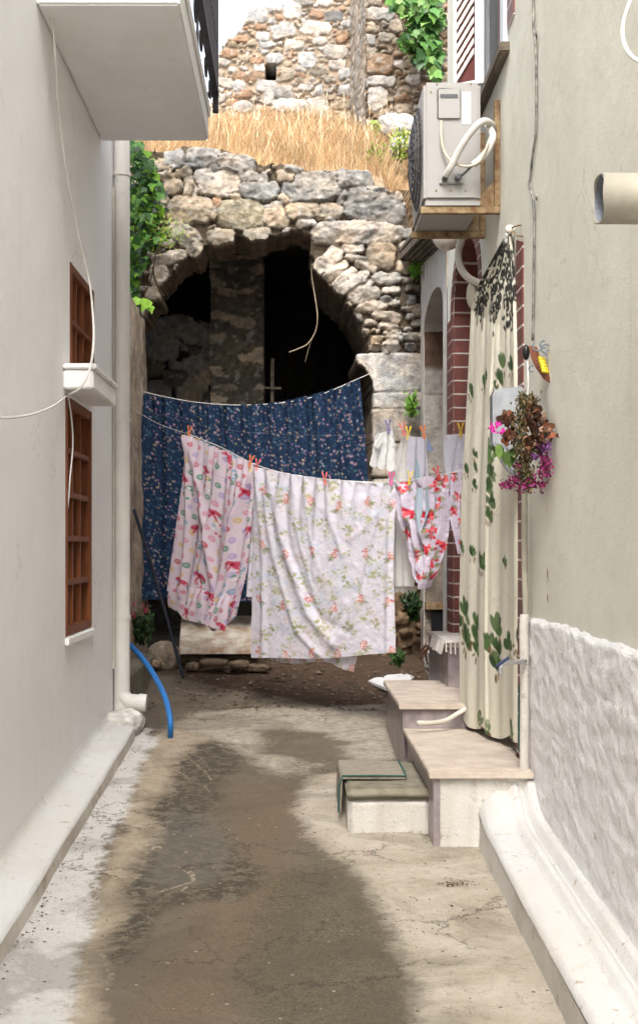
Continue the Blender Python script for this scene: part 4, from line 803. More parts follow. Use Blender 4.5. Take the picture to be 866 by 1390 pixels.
# ================================================================ CLOTH
class Canvas:
    def __init__(s, w, h, res, base):
        s.w, s.h, s.res = w, h, res; s.nx, s.ny = int(w/res)+1, int(h/res)+1; s.im = np.ones((s.ny, s.nx, 3))*np.array(base)
    def _win(s, cx, cy, R):
        i0, i1 = max(0, int((cy-R)/s.res)), min(s.ny, int((cy+R)/s.res)+2); j0, j1 = max(0, int((cx-R)/s.res)), min(s.nx, int((cx+R)/s.res)+2)
        if i1 <= i0 or j1 <= j0: return None
        Y, X = np.mgrid[i0:i1, j0:j1]*s.res; return (slice(i0, i1), slice(j0, j1)), X-cx, Y-cy
    def ell(s, cx, cy, a, b, rot=0, c=(0, 0, 0), al=1, ring=0):
        w = s._win(cx, cy, max(a, b)*1.2+s.res)
        if w is None: return
        sl, X, Y = w; u = X*math.cos(rot)+Y*math.sin(rot); v = -X*math.sin(rot)+Y*math.cos(rot); d = np.hypot(u/a, v/b); e = s.res/min(a, b)*.6
        m = np.clip((1-d)/e+.5, 0, 1)
        if ring: m *= np.clip((d-ring)/e+.5, 0, 1)
        m = (m*al)[..., None]; s.im[sl] = s.im[sl]*(1-m)+np.array(c)*m
    def sample(s, U, V):
        x = np.clip(U*s.w/s.res, 0, s.nx-1.001); y = np.clip(V*s.h/s.res, 0, s.ny-1.001); i = y.astype(int); j = x.astype(int); fx = (x-j)[..., None]; fy = (y-i)[..., None]
        return (s.im[i, j]*(1-fx)+s.im[i, j+1]*fx)*(1-fy)+(s.im[i+1, j]*(1-fx)+s.im[i+1, j+1]*fx)*fy
def edge(L, t):
    """L list of (px,py,Y) -> points at fractions t of its height"""
    pts = np.array([P(*q) for q in L]); d = np.concatenate([[0], np.cumsum(np.linalg.norm(np.diff(pts, axis=0), axis=1))]); d /= d[-1]
    return np.stack([np.interp(t, d, pts[:, k]) for k in range(3)], -1)
def ridge(U, V, poly, w, amp):
    d = np.full(U.shape, 9.)
    for (a, b), (c, e) in zip(poly[:-1], poly[1:]):
        dx, dy = c-a, e-b; t = np.clip(((U-a)*dx+(V-b)*dy)/(dx*dx+dy*dy+1e-9), 0, 1); d = np.minimum(d, np.hypot(U-a-t*dx, V-b-t*dy))
    return amp*np.exp(-(d/w)**2)
def cloth(name, L, R, nu, nv, disp, cv, mat, parent=None, sag=None, hem=None, nrm=None, uoff=None):
    t = np.linspace(0, 1, nv); u = np.linspace(0, 1, nu); A = edge(L, t); B = edge(R, t); U, V = np.meshgrid(u, t)
    Pt = A[:, None, :]*(1-u[None, :, None])+B[:, None, :]*u[None, :, None]
    if nrm is None: d = B[0]-A[0]; nrm = np.array([d[1], -d[0], 0]); nrm = nrm/np.linalg.norm(nrm); nrm = nrm if nrm[1] < 0 else -nrm
    if sag is not None: Pt[..., 2] -= sag(U)*(1-V)
    if hem is not None: Pt[..., 2] -= hem(U)*V
    Pt = Pt+disp(U, V)[..., None]*np.array(nrm)
    if uoff is not None: Pt[..., 0] += uoff(U, V)
    C_ = cv.sample(U, V).reshape(-1, 3) if isinstance(cv, Canvas) else None
    return np_mesh(name, Pt.reshape(-1, 3), gridfaces(nv, nu), mat, parent, C_)
# ---- front line geometry
FA = P(256, 590, 9.0); FB = P(644, 636, 7.18)
def fY(px): r = (px-CX)/F; k = (FB.y-FA.y)/(FB.x-FA.x); return (FA.y-k*FA.x)/(1-k*r)
BA = P(190, 560, 9.6); BB = P(640, 586, 7.35)
def bY(px): r = (px-CX)/F; k = (BB.y-BA.y)/(BB.x-BA.x); return (BA.y-k*BA.x)/(1-k*r)
rngc = random.Random(3)
# blue floral sheet
def blue():
    cv = Canvas(1.75, 1.55, .0045, S(36, 53, 80)); r = rngc
    for _ in range(9000): c = r.choice([S(70, 108, 126), S(20, 31, 54), S(55, 88, 112), S(92, 126, 138), S(16, 24, 44), S(28, 42, 66)]); a = r.uniform(.003, .009); cv.ell(r.uniform(0, 1.75), r.uniform(0, 1.55), a, a*r.uniform(.35, .8), r.uniform(0, 3), c, .75)
    for _ in range(1700):
        c = r.choice([S(160, 112, 152), S(165, 126, 155), S(155, 138, 112), S(110, 96, 150), S(140, 148, 165), S(165, 138, 120)]); x, y = r.uniform(0, 1.75), r.uniform(0, 1.55); a = r.uniform(.005, .0105)
        for k in range(4): cv.ell(x+r.uniform(-.4, .4)*a, y+r.uniform(-.4, .4)*a, a*.6, a*.5, r.uniform(0, 3), c, .9)
        cv.ell(x, y, a*.25, a*.25, 0, S(235, 220, 190))
    def disp(U, V):
        s = .035*np.sin(U*46+1.5*np.sin(U*9)+V*.8)*(.35+.65*V)*np.interp(U, [0, .35, .6, 1], [1, .5, .6, 1])+.018*np.sin(U*95+V*2)*(1-.5*V)+.05*fbm(U*8, V*2, 14, 4); return s+.02*(1-V)**4*np.sin(U*160)
    th = thing('blue_sheet', P(340, 545, 9.9), 'dark navy sheet with tiny scattered flowers hung across the arch', 'sheet')
    cloth('cloth', [(185, 530, 9.93), (186, 640, 9.93), (188, 812, 9.93)], [(488, 514, 9.93), (496, 600, 9.93), (503, 700, 9.93), (506, 818, 9.93)], 380, 230, disp, cv, M['cloth'], th, sag=lambda U: .15*4*U*(1-U)*1.0, hem=lambda U: .012*np.sin(U*30))
    cv2 = Canvas(.1, 1.2, .02, (.62, .58, .56)); cloth('white_edge', [(182.5, 532, 10.0), (183, 640, 10.0), (187, 756, 10.0)], [(188, 534, 10.0), (190, 640, 10.0), (194, 756, 10.0)], 8, 60, lambda U, V: .01*np.sin(U*6+V*9), cv2, M['cloth'], th)
    th2 = MB().tube([P(178, 524, 9.95), P(185, 529, 9.94), P(260, 545, 9.94), P(340, 549.5, 9.94), P(420, 540, 9.94), P(488, 513, 9.94), P(505, 505, 10.1)], .003, 6)
    tag(th2.build('washing_line', M['string'], smooth=True), 'line across the arch carrying the navy sheet', 'washing line', 'washing lines')
blue()
# ring and bow print
def child():
    w, h = .48, 1.06; cv = Canvas(w, h, .0026, (.72, .615, .69)); r = random.Random(5)
    pastel = [S(215, 185, 110), S(178, 155, 205), S(205, 95, 115), S(95, 160, 190), S(50, 135, 105), S(215, 140, 165), S(190, 45, 68), S(170, 150, 200)]
    for iy in range(22):
        for ix in range(9):
            x = (ix+.5*(iy % 2))*.060+r.uniform(-.01, .01); y = iy*.056+r.uniform(-.01, .01); c = r.choice(pastel); a = r.uniform(.010, .0145)
            cv.ell(x, y, a, a*1.4, 0, c, .85); cv.ell(x-.001, y-.001, a*.5, a*.75, 0, (.68, .60, .63), .5)
    bows = [(.15, .17), (.29, .03), (.43, .20), (.23, .40), (.11, .57), (.385, .66), (.19, .84), (.41, .93), (.06, .95), (.02, .28), (.47, .45), (.28, 1.0)]
    for k, (x, y) in enumerate(bows):
        q = r.uniform(-.5, .5); c = S(196, 52, 84)
        for s in (-1, 1): cv.ell(x+s*.016*math.cos(q), y+s*.016*math.sin(q)-.006, .020, .013, q+s*.5, c, .9); cv.ell(x+s*.010, y+.022, .006, .022, -s*.45, c, .9)
        cv.ell(x, y, .008, .008, 0, S(150, 25, 50)); cv.ell(x-.012, y-.008, .008, .003, q, S(235, 120, 140), .8)
        for j in range(9): a = j*2*PI/9; cv.ell(x+.05*0+.026*math.cos(a)+.03, y+.085+.034*math.sin(a), .0075, .006, a, r.choice([S(205, 60, 80), S(70, 150, 120), S(235, 235, 235), S(120, 180, 210)]))
        cv.ell(x+.03, y+.085, .017, .024, 0, (.72, .62, .66))
    for k in range(90): cv.ell(.01*k, .155+.008*math.sin(k*.3), .008, .0016, 0, S(200, 165, 190), .9)
    def disp(U, V):
        d = .020*np.sin(U*17+.8+V*1.2)*(.35+.65*V)+.006*np.sin(U*41+V*2)+.02*fbm(U*5, V*3, 2, 4)
        for pl, w_, a in (([(.03, 0), (.12, .5), (.16, 1)], .03, .03), ([(.99, .02), (.75, .4), (.62, .9)], .035, .035), ([(.03, .02), (.4, .5), (.55, .8)], .04, .025), ([(.97, 0), (.86, .5), (.8, .95)], .025, -.03), ([(.5, 0), (.45, .4), (.38, .75)], .03, .02)): d += ridge(U, V, pl, w_, a)
        d += .018*(1-V)**6*np.sin(U*75)
        return d
    th = thing('candy_print_sheet', P(300, 600, fY(300)), 'pink sheet printed with red bows and coloured rings, pegged left on the front line', 'sheet')
    fy = fY
    cloth('cloth', [(256, 590, fy(256)), (250, 640, fy(252)), (241, 730, fy(245)), (230, 802, fy(238))], [(347, 630, fy(347)), (341, 700, fy(344)), (334, 770, fy(338)), (321, 828, fy(330))], 190, 260, disp, cv, M['cloth'], th, sag=lambda U: .0*U, hem=lambda U: .20*np.exp(-((U-.62)/.25)**2)+.03*np.sin(U*9))
    cloth('hem_fold', [(233, 792, fy(236)-.09), (229, 824, fy(236)-.09)], [(318, 808, fy(318)-.09), (302, 862, fy(318)-.09)], 120, 40, lambda U, V: .02*np.sin(U*14+V*3)+.01*np.sin(U*50)*(1-V), cv2_(cv), M['cloth'], th, hem=lambda U: .02*np.sin(U*5))
def cv2_(cv):
    c = Canvas(.45, .22, .0026, (.72, .615, .69)); c.im[:] = cv.im[:c.ny, :c.nx] if cv.im.shape[1] >= c.nx else c.im; return c
child()
# big rose print sheet
def rose():
    w, h = .88, 1.18; r = random.Random(9)
    def sprig(cv, x, y, s, f=1):
        for k in range(r.randint(5, 8)):
            a = PI/2+f*r.uniform(.2, 1.7); L = r.uniform(.03, .05)*s; cx, cy = x+math.cos(a)*L*.9, y+math.sin(a)*L*.8+.012; cv.ell(cx, cy, L*.5, .0048*s, a, r.choice([S(150, 152, 108), S(135, 138, 100), S(165, 160, 132)]), .7)
        for k in range(34):
            a = r.uniform(0, 6.3); q = r.random()**.6*.030*s; c = r.choice([S(212, 138, 128), S(208, 120, 115), S(214, 160, 148), S(196, 104, 102), S(216, 175, 160)]); cv.ell(x+math.cos(a)*q*.8, y+math.sin(a)*q*1.2, .0062*s, .0045*s, r.uniform(0, 3), c, .85)
        for k in range(5): cv.ell(x+r.uniform(-.012, .012), y+r.uniform(-.016, .016), .004, .003, 0, S(245, 215, 205), .9)
    def faint(cv, x, y, s):
        c0 = r.choice([S(190, 205, 222), S(222, 205, 210), S(205, 210, 190), S(214, 196, 200), S(185, 190, 205)])
        for k in range(16): a = r.uniform(0, 6.3); q = r.uniform(0, .04)*s; cv.ell(x+math.cos(a)*q, y+math.sin(a)*q, r.uniform(.004, .012)*s, .003*s, r.uniform(0, 3), c0, .6)
        if r.random() < .6:
            for k in range(5): a = r.uniform(0, 6.3); cv.ell(x+math.cos(a)*.018, y+math.sin(a)*.018, .010, .006, a, S(176, 176, 128), .75)
    def paint():
        cv = Canvas(w, h, .0030, (.72, .695, .77))
        for _ in range(230): faint(cv, r.uniform(0, w), r.uniform(0, h), r.uniform(.8, 1.5))
        for iy in range(7):
            for ix in range(6):
                x = .06+ix*.16+(iy % 2)*.08+r.uniform(-.015, .015); y = .14+iy*.165+.03*(ix % 2)+r.uniform(-.02, .02)
                if iy % 2 == 0: sprig(cv, x, y, .92, ix % 2*2-1)
                else:
                    for k in range(6): a = r.uniform(0, 6.3); cv.ell(x+math.cos(a)*.022, y+math.sin(a)*.022, .013, .007, a, r.choice([S(165, 165, 120), S(150, 152, 110), S(180, 178, 140)]), .8)
                    for k in range(5): cv.ell(x+r.uniform(-.03, .03), y+r.uniform(.02, .07), .018, .0022, r.uniform(0, 3), S(168, 168, 140), .7)
                    if r.random() < .4: faint(cv, x+.06, y+.02, 1.4)
        for k in range(300): cv.ell(k*w/300, .012, .004, .0012, 0, (.6, .57, .63), .5); cv.ell(k*w/300, h-.018, .004, .0016, 0, (.58, .55, .6), .6)
        return cv
    cv = paint()
    def disp(U, V):
        d = .020*fbm(U*6, V*4, 8, 4)*2
        for pl, ww, a in (([(.02, 0), (.08, .4), (.10, 1)], .022, .035), ([(.12, 0), (.22, .35), (.42, .75), (.60, .93)], .030, .045), ([(.05, .02), (.16, .45), (.34, .85), (.5, .98)], .022, .03), ([(.20, 0), (.28, .4), (.5, .78), (.7, .86)], .02, -.02),
                          ([(.96, .05), (.88, .35), (.80, .65), (.62, .92)], .028, .045), ([(.96, .04), (.82, .4), (.70, .72), (.55, .88)], .022, -.022), ([(.51, .0), (.56, .2), (.66, .42)], .02, .022), ([(.51, 0), (.46, .25), (.47, .55)], .022, .020), ([(.97, .03), (.97, .5), (.95, 1)], .018, .03), ([(.99, .05), (.84, .25), (.7, .34)], .02, .018), ([(.3, 0), (.33, .3), (.45, .6)], .018, .018), ([(.38, 0), (.42, .3), (.5, .5)], .015, .014)): d += ridge(U, V, pl, ww, a)
        d *= .34; return d+.004*fbm(U*30, V*30, 3, 4)*1.6+.02*(1-V)**7*np.sin(U*70)*np.interp(U, [0, .3, 1], [1, 1, .3])
    th = thing('rose_print_sheet', P(440, 650, fY(440)), 'large white sheet with pale coral flower sprigs, centre of the front line', 'sheet')
    cloth('cloth', [(345, 633, fY(345)), (343, 760, fY(345)), (341, 893, fY(345))], [(545, 654, fY(540)), (536, 700, fY(536)), (534, 790, fY(534)), (537, 886, fY(534))], 300, 380, disp, cv, M['cloth'], th, sag=lambda U: .028*4*U*(1-U), hem=lambda U: .02*np.exp(-((U-.5)/.3)**2))
    cloth('back_layer', [(346, 634, fY(346)+.05), (366, 895, fY(346)+.05)], [(535, 655, fY(535)+.07), (479, 905, fY(479)+.09)], 140, 160, lambda U, V: .02*np.sin(U*16), paint(), M['cloth'], th, sag=lambda U: .028*4*U*(1-U), hem=lambda U: .02+.02*np.sin(U*7)-.03*(1-U))
    cloth('side_fold', [(346, 634, fY(346)+.07), (334, 810, fY(338)+.07)], [(360, 636, fY(360)+.07), (352, 812, fY(352)+.07)], 30, 120, lambda U, V: .01*np.sin(U*9), cv2b(cv), M['cloth'], th)
def cv2b(cv):
    c = Canvas(.1, .9, .0034, (.7, .67, .72)); c.im[:] = cv.im[:c.ny, :c.nx]; return c
rose()
# red rose garment
def dress():
    w, h = .40, .70; cv = Canvas(w, h, .0028, (.62, .56, .66)); r = random.Random(21)
    for _ in range(60):
        x, y = r.uniform(0, w), r.uniform(0, h)
        for k in range(12): cv.ell(x+r.uniform(-.03, .03), y+r.uniform(-.03, .03), r.uniform(.004, .014), .0016, r.uniform(0, 3), S(150, 140, 165), .6)
    for x, y in ((.06, .03), (.30, .05), (.17, .09), (.38, .04), (.1, .2), (.33, .16), (.05, .33), (.28, .33), (.36, .42), (.22, .42), (.31, .52), (.12, .47), (.2, .6), (.25, .24), (.1, .6), (.35, .6)):
        for k in range(9): a = r.uniform(0, 6.3); cv.ell(x+math.cos(a)*.045, y+math.sin(a)*.04, .017, .008, a, r.choice([S(120, 128, 92), S(150, 150, 110)]), .8)
        for k in range(20): a = r.uniform(0, 6.3); q = r.random()**.6*.036; cv.ell(x+math.cos(a)*q, y+math.sin(a)*q, .0105, .008, a, r.choice([S(214, 62, 78), S(196, 40, 60), S(228, 92, 100), S(170, 28, 48), S(236, 120, 122)]), .95)
    def disp(U, V):
        d = .03*fbm(U*5, V*5, 5, 4)
        for pl, ww, a in (([(.1, 0), (.3, .5), (.5, .95)], .06, .04), ([(.62, .02), (.55, .5), (.55, 1)], .07, .04), ([(.95, 0), (.85, .5), (.7, .95)], .06, .035), ([(.4, .1), (.42, .6)], .05, -.04), ([(.2, .3), (.45, .5), (.7, .45)], .04, .02)): d += ridge(U, V, pl, ww, a)
        return d+.01*np.sin(U*33+V*8)+.012*fbm(U*18, V*18, 6, 3)
    th = thing('rose_dress', P(572, 650, fY(572)), 'mauve garment with big red roses hanging folded to a point on the front line', 'garment')
    L = [(538, 656, fY(541)), (541, 700, fY(545)), (552, 750, fY(552)), (560, 782, fY(560)), (570, 796, fY(572))]; R = [(611, 644, fY(609)), (611, 690, fY(609)), (607, 740, fY(606)), (598, 775, fY(598)), (584, 795, fY(584))]
    cloth('cloth', L, R, 120, 230, disp, cv, M['cloth'], th, hem=lambda U: .018*np.sin(U*PI))
    c2 = Canvas(.1, .2, .004, (.36, .48, .56)); 
    for k in range(8): c2.ell(.015*k, .1, .003, .12, 0, (.6, .62, .68), .7)
    cloth('blue_lining', [(566, 663, fY(566)-.07), (562, 690, fY(562)-.07), (568, 722, fY(568)-.06)], [(582, 660, fY(580)-.07), (585, 690, fY(582)-.07), (573, 724, fY(573)-.06)], 20, 60, lambda U, V: .012*np.sin(U*8), c2, M['cloth'], th)
    t2 = thing('rose_garment', P(622, 640, fY(622)), 'narrow strip of red rose cloth at the right end of the front line', 'garment')
    cloth('cloth', [(612, 643, fY(612)), (613, 700, fY(614)), (622, 752, fY(622))], [(638, 637, fY(633)), (637, 700, fY(633)), (634, 752, fY(631))], 60, 160, lambda U, V: .02*np.sin(U*13+V*3)+.02*fbm(U*5, V*5, 3, 3), cv, M['cloth'], t2)
dress()
# white washing on the back line
def whites():
    cw = Canvas(.4, 1.2, .004, (.90, .90, .89)); r = random.Random(31)
    th = thing('white_shirt', P(527, 585, bY(527)), 'small white cotton blouse pegged at the left of the rear line', 'garment')
    cloth('cloth', [(513, 588, bY(513)), (509, 603, bY(509)), (503, 631, bY(505))], [(534, 583, bY(534)), (538, 610, bY(538)), (540, 641, bY(540))], 80, 90, lambda U, V: .009*np.sin(U*19+V*2)*(.3+V)+.012*fbm(U*6, V*6, 3, 3), cw, M['sheer'], th, hem=lambda U: .01*np.sin(U*20))
    cloth('sleeve', [(513, 588, bY(513)-.04), (507, 597, bY(507)-.04), (507, 604, bY(507)-.04)], [(521, 587, bY(521)-.04), (518, 600, bY(518)-.04), (514, 610, bY(514)-.04)], 24, 24, lambda U, V: .006*np.sin(U*9+V*5), cw, M['sheer'], th)
    t2 = thing('white_shawl', P(545, 588, bY(545)), 'long white fringed cloth hanging behind the blouse on the rear line', 'cloth')
    c3 = Canvas(.35, 1.3, .004, (.88, .87, .84))
    for k in range(80): c3.ell(r.uniform(0, .35), r.uniform(0, 1.3), .001, r.uniform(.05, .2), 0, (.66, .64, .58), .5)
    cloth('cloth', [(549, 585, bY(549)+.03), (530, 640, bY(530)+.05), (512, 700, bY(520)+.05), (512, 796, bY(520)+.05)], [(556, 592, bY(556)+.03), (558, 640, bY(556)+.05), (562, 700, bY(562)+.05), (564, 796, bY(562)+.05)], 100, 220, lambda U, V: .010*np.sin(U*24+V*2)*(.3+V)+.003*np.sin(U*60), c3, M['sheer'], t2)
    fr = MB()
    for k in range(46): x = 513+k*1.1; y = bY(535)+.05+.02*math.sin(k); fr.bar(P(x, 794, y), P(x+r.uniform(-1, 1), 804+r.uniform(-2, 2), y), .004)
    fr.build('fringe', M['whitecloth'], t2)
    t3 = thing('tea_towel', P(572, 594, bY(572)), 'pale lilac towel with a blue printed panel on the rear line', 'towel')
    c4 = Canvas(.30, .75, .0035, (.70, .69, .79))
    for k in range(50): c4.ell(k*.0061, r.uniform(0, .7), .0009, r.uniform(.05, .2), 0, (.5, .5, .62), .6)
    c4.ell(.13, .33, .045, .14, 0, (.30, .50, .60), .8); c4.ell(.13, .30, .02, .08, 0, (.5, .6, .66), .8)
    for k in range(40): c4.ell(.27, .02*k, .014, .0025, 0, (.60, .38, .42), .7)
    c4.ell(.24, .4, .02, .12, 0, (.62, .48, .55), .7)
    cloth('cloth', [(554, 592, bY(554)-.02), (553, 640, bY(553)-.02), (556, 700, bY(556)-.02)], [(580, 594, bY(580)-.02), (582, 640, bY(581)-.02), (582, 700, bY(581)-.02)], 90, 200, lambda U, V: .012*np.sin(U*14+V*3)+.008*fbm(U*8, V*8, 4, 3), c4, M['sheer'], t3)
    cn = MB(); cn.prism([P(580, 594, bY(580)-.03), P(579, 612, bY(580)-.03), P(588, 612, bY(586)-.05)], (.004, .004, 0)); cn.build('turned_corner', plain('dusty_blue_cloth', (.20, .24, .36), .9, .05), t3)
    t4 = thing('lilac_pillowcase', P(620, 590, bY(620)), 'plain pale lilac pillowcase beside the brick tiles on the rear line', 'pillowcase')
    c5 = Canvas(.3, .4, .004, (.74, .73, .82))
    for k in range(60): c5.ell(r.uniform(.05, .25), r.uniform(.02, .25), r.uniform(.004, .012), .001, r.uniform(-.3, .3), (.45, .44, .56), .7)
    cloth('cloth', [(604, 590, bY(604)), (605, 630, bY(605)), (606, 668, bY(606))], [(636, 589, bY(634)), (637, 630, bY(634)), (637, 660, bY(634))], 80, 100, lambda U, V: .014*np.sin(U*11+V*5)+.012*fbm(U*9, V*9, 9, 3), c5, M['sheer'], t4)
whites()
# the lines
tag(MB().tube([P(176, 552, 8.6), P(215, 575, 8.8), P(256, 589, 9.0)], .0016, 5, 1).tube([P(256, 589, 9.0), P(300, 607, fY(300)), P(346, 630, fY(346)), P(390, 643, fY(390)), P(441, 650.5, fY(441)), P(500, 655, fY(500)), P(545, 653, fY(545)), P(594, 645, fY(594)), P(644, 636, fY(644))], .0028, 6).build('washing_line', M['string'], smooth=True), 'white front line with the printed sheets', 'washing line', 'washing lines')
tag(MB().tube([P(188, 556, 9.62), P(300, 582, bY(300)), P(400, 590, bY(400)), P(500, 590, bY(500)), P(510, 588, bY(510)), P(527, 585, bY(527)), P(550, 588, bY(550)), P(575, 593, bY(575)), P(605, 590.5, bY(605)), P(641, 587, bY(641))], .0006, 5).build('washing_line', M['wire'], smooth=True), 'thin rear line with the plain white washing', 'washing line', 'washing lines')
def peg(px, py, Y, m, rot, label, s=1.0):
    t = thing('clothes_peg', P(px, py, Y), label, 'peg', 'clothes pegs on the washing lines'); c = P(px, py, Y); L = .082*s
    R = Matrix.Rotation(rot, 3, 'Y')
    for sd in (-1, 1):
        b = MB(); pr = [(sd*.002, -.5*L), (sd*.007, -.45*L), (sd*.0085, -.1*L), (sd*.007, .05*L), (sd*.019, .5*L), (sd*.010, .5*L), (sd*.002, .08*L)]
        b.prism([c+R @ Vector((x, -.008, z)) for x, z in pr], (0, .014, 0)); b.build('prong', M['peg_'+m], t)
    MB().tube([c+R @ Vector((.009, -.011, 0)), c+R @ Vector((-.009, -.011, 0)), c+R @ Vector((-.009, .009, 0))], .0016, 5, 0).build('spring', M['metal'], t)
for q in ((257, 586, 'orange', .15, 'orange peg at the left top corner of the bow print sheet'), (340, 626, 'orange', .25, 'orange peg at the right top corner of the bow print sheet'), (349, 631, 'coral', .2, 'coral peg at the left top corner of the coral sprig sheet'),
          (441, 650, 'coral', -.05, 'coral peg in the middle of the coral sprig sheet'), (531, 650, 'pink', .05, 'bright pink peg at the right end of the coral sprig sheet'), (556, 649, 'yellowpeg', .1, 'yellow peg on the left part of the red rose garment'), (594, 643, 'red', -.35, 'red peg on the right part of the red rose garment')):
    peg(q[0], q[1], fY(q[0])-.02, q[2], q[3], q[4])
for q in ((527, 579, 'purple', -.1, 'purple peg on the small white blouse'), (547, 583, 'coral', -.25, 'coral peg at the left end of the fringed white cloth'), (554, 588, 'yellowpeg', .05, 'yellow peg at the left corner of the lilac towel'), (575, 587, 'orange', -.2, 'orange peg at the right corner of the lilac towel'), (625, 584, 'yellowpeg', 0, 'yellow peg on the plain lilac pillowcase')):
    peg(q[0], q[1], bY(q[0])-.02, q[2], q[3], q[4])

# ---- door curtain
def curtain():
    w, h = .85, 2.35; cv = Canvas(w, h, .0042, (.64, .61, .51)); r = random.Random(77)
    # woven arcs
    for y0 in (.95, 1.12, 1.30, 1.68, 1.95):
        for k in range(90): a = k/90; x = w*a; y = y0+.05*abs(math.sin(a*PI*4)); cv.ell(x, y, .006, .0035, 0, (.50, .47, .37), .6); cv.ell(x, y+.03, .005, .002, 0, (.56, .53, .43), .5)
    for s in (-1, 1):
        for x0 in (.1, .3, .5, .7):
            for k in range(120): t = k/120; cv.ell(x0+s*.09*math.sin(t*PI*2), .72+t*.62, .0032, .006, 0, (.80, .77, .66), .6); cv.ell(x0+s*.09*math.sin(t*PI*2)+.01, .72+t*.62, .002, .006, 0, (.50, .47, .37), .6)
    for k in range(700): cv.ell(r.uniform(0, w), r.uniform(.7, 1.5), .0025, .0025, 0, (.54, .51, .41), .5)
    # dark damask at the top
    for _ in range(430):
        x, y = r.uniform(0, w), r.uniform(0, .52)
        if y > .36+.16*math.sin(x*11)**2 and r.random() < .8: continue
        a = r.uniform(0, 6.3); R0 = r.uniform(.018, .045); n = 22; sp = r.uniform(2.5, 4.5); dr = r.choice((-1, 1))
        for k in range(n): t = k/n; q = R0*(1-t*.8); cv.ell(x+math.cos(a+dr*sp*t)*q, y+math.sin(a+dr*sp*t)*q, .0125*(1-.65*t), .0085*(1-.5*t), a, (.035, .033, .03), .97)
    for x, y, L in ((.12, .50, .1), (.2, .5, .12), (.32, .42, .1), (.45, .45, .09), (.62, .5, .09)): cv.ell(x, y, .014, L*.55, 0, (.04, .04, .035), .9); cv.ell(x, y, .005, L*.35, 0, (.5, .48, .4), .8)
    def leaf(x, y, s):
        for k in range(9): a = r.uniform(-2.8, .4); cv.ell(x+math.cos(a)*.022*s, y+math.sin(a)*.026*s, .027*s, .013*s, a, r.choice([S(62, 86, 50), S(78, 104, 60), S(46, 66, 40), S(96, 116, 76)]), .9)
        for k in range(5): a = r.uniform(.2, 2.8); cv.ell(x+math.cos(a)*.034*s, y+math.sin(a)*.038*s, .014*s, .005*s, a, r.choice([S(105, 85, 60), S(130, 105, 80)]), .9)
    for x, y, s in ((.55, .68, 1.3), (.52, .74, 1.0), (.72, .68, 1.3), (.25, .80, 1.0), (.30, .76, .8), (.06, .86, .9), (.48, .78, .6),
                    (.42, 1.06, .9), (.44, 1.12, 1.1), (.46, 1.18, 1.1), (.43, 1.25, 1.3), (.46, 1.31, 1.1), (.45, 1.37, .9), (.17, 1.12, .7), (.18, 1.18, .6), (.18, 1.26, .7), (.05, 1.22, .8),
                    (.17, 1.57, .9), (.30, 1.60, 1.1), (.38, 1.60, 1.0), (.34, 1.62, .9), (.02, 1.58, .8), (.64, 1.56, .7),
                    (.08, 1.86, 1.6), (.10, 1.98, 1.6), (.22, 1.88, 1.2), (.20, 1.94, 1.2), (.23, 2.0, 1.2), (.02, 1.93, 1), (.42, 1.95, 1.3), (.53, 1.87, 1.7), (.57, 1.97, 1.2), (.52, 2.03, 1.4), (.70, 1.95, 1.5), (.50, 1.93, 1), (.84, 1.90, 1.4), (.3, 2.33, 1.3), (.42, 2.335, 1.2), (.75, 2.33, 1.3)): leaf(x, y, s)
    for k in range(500): cv.ell(r.uniform(0, w), r.uniform(2.22, 2.34), .006, .003, r.uniform(0, 3), (.74, .68, .52), .4)
    def disp(U, V):
        k = np.clip(V*3, 0, 1); d = (.008*np.sin(U*15+.6)+.005*np.sin(U*34+1+V))*k+.008*np.sin(U*60)*(1-k)+.014*fbm(U*4, V*5, 12, 4)
        d += ridge(U, V, [(.56, 0), (.50, .3), (.50, 1)], .02, .018)*k+ridge(U, V, [(.98, 0), (.95, 1)], .03, .015); return d
    th = thing('door_curtain', P(692, 312, 5.88), 'long cream door curtain with black scrolls on top and green leaf clusters', 'curtain')
    L = [(689, 316, 5.90), (672, 345, 5.96), (652, 382, 6.15), (641, 420, 6.35), (634, 560, 6.5), (627, 680, 6.58), (625, 800, 6.6), (625, 972, 6.6)]
    R = [(694, 316, 5.86), (699, 350, 5.82), (702, 400, 5.78), (705, 500, 5.74), (706, 700, 5.72), (706, 1000, 5.72)]
    o = cloth('cloth', L, R, 210, 520, disp, cv, M['lace'], th, hem=lambda U: .03*np.abs(np.sin(U*7.5))+.02*np.sin(U*3), nrm=(-.75, -.66, 0))
    MB().ball(P(692, 311, 5.84), .021, 10).build('knob', M['globe'], th, smooth=True)
    nl = MB().tube([P(694, 309, 5.84), P(701, 306, 5.72), P(707, 305, 5.66)], .0035, 6).tube([P(693, 314, 5.84), P(702, 319, 5.70), P(710, 320, 5.62)], .0035, 6); nl.build('nail', M['rust'], th, smooth=True)
    MB().tube([P(692, 318, 5.88), P(690, 324, 5.9), P(693, 328, 5.88)], .02, 8).build('gather', M['whitecloth'], th, smooth=True)
curtain()

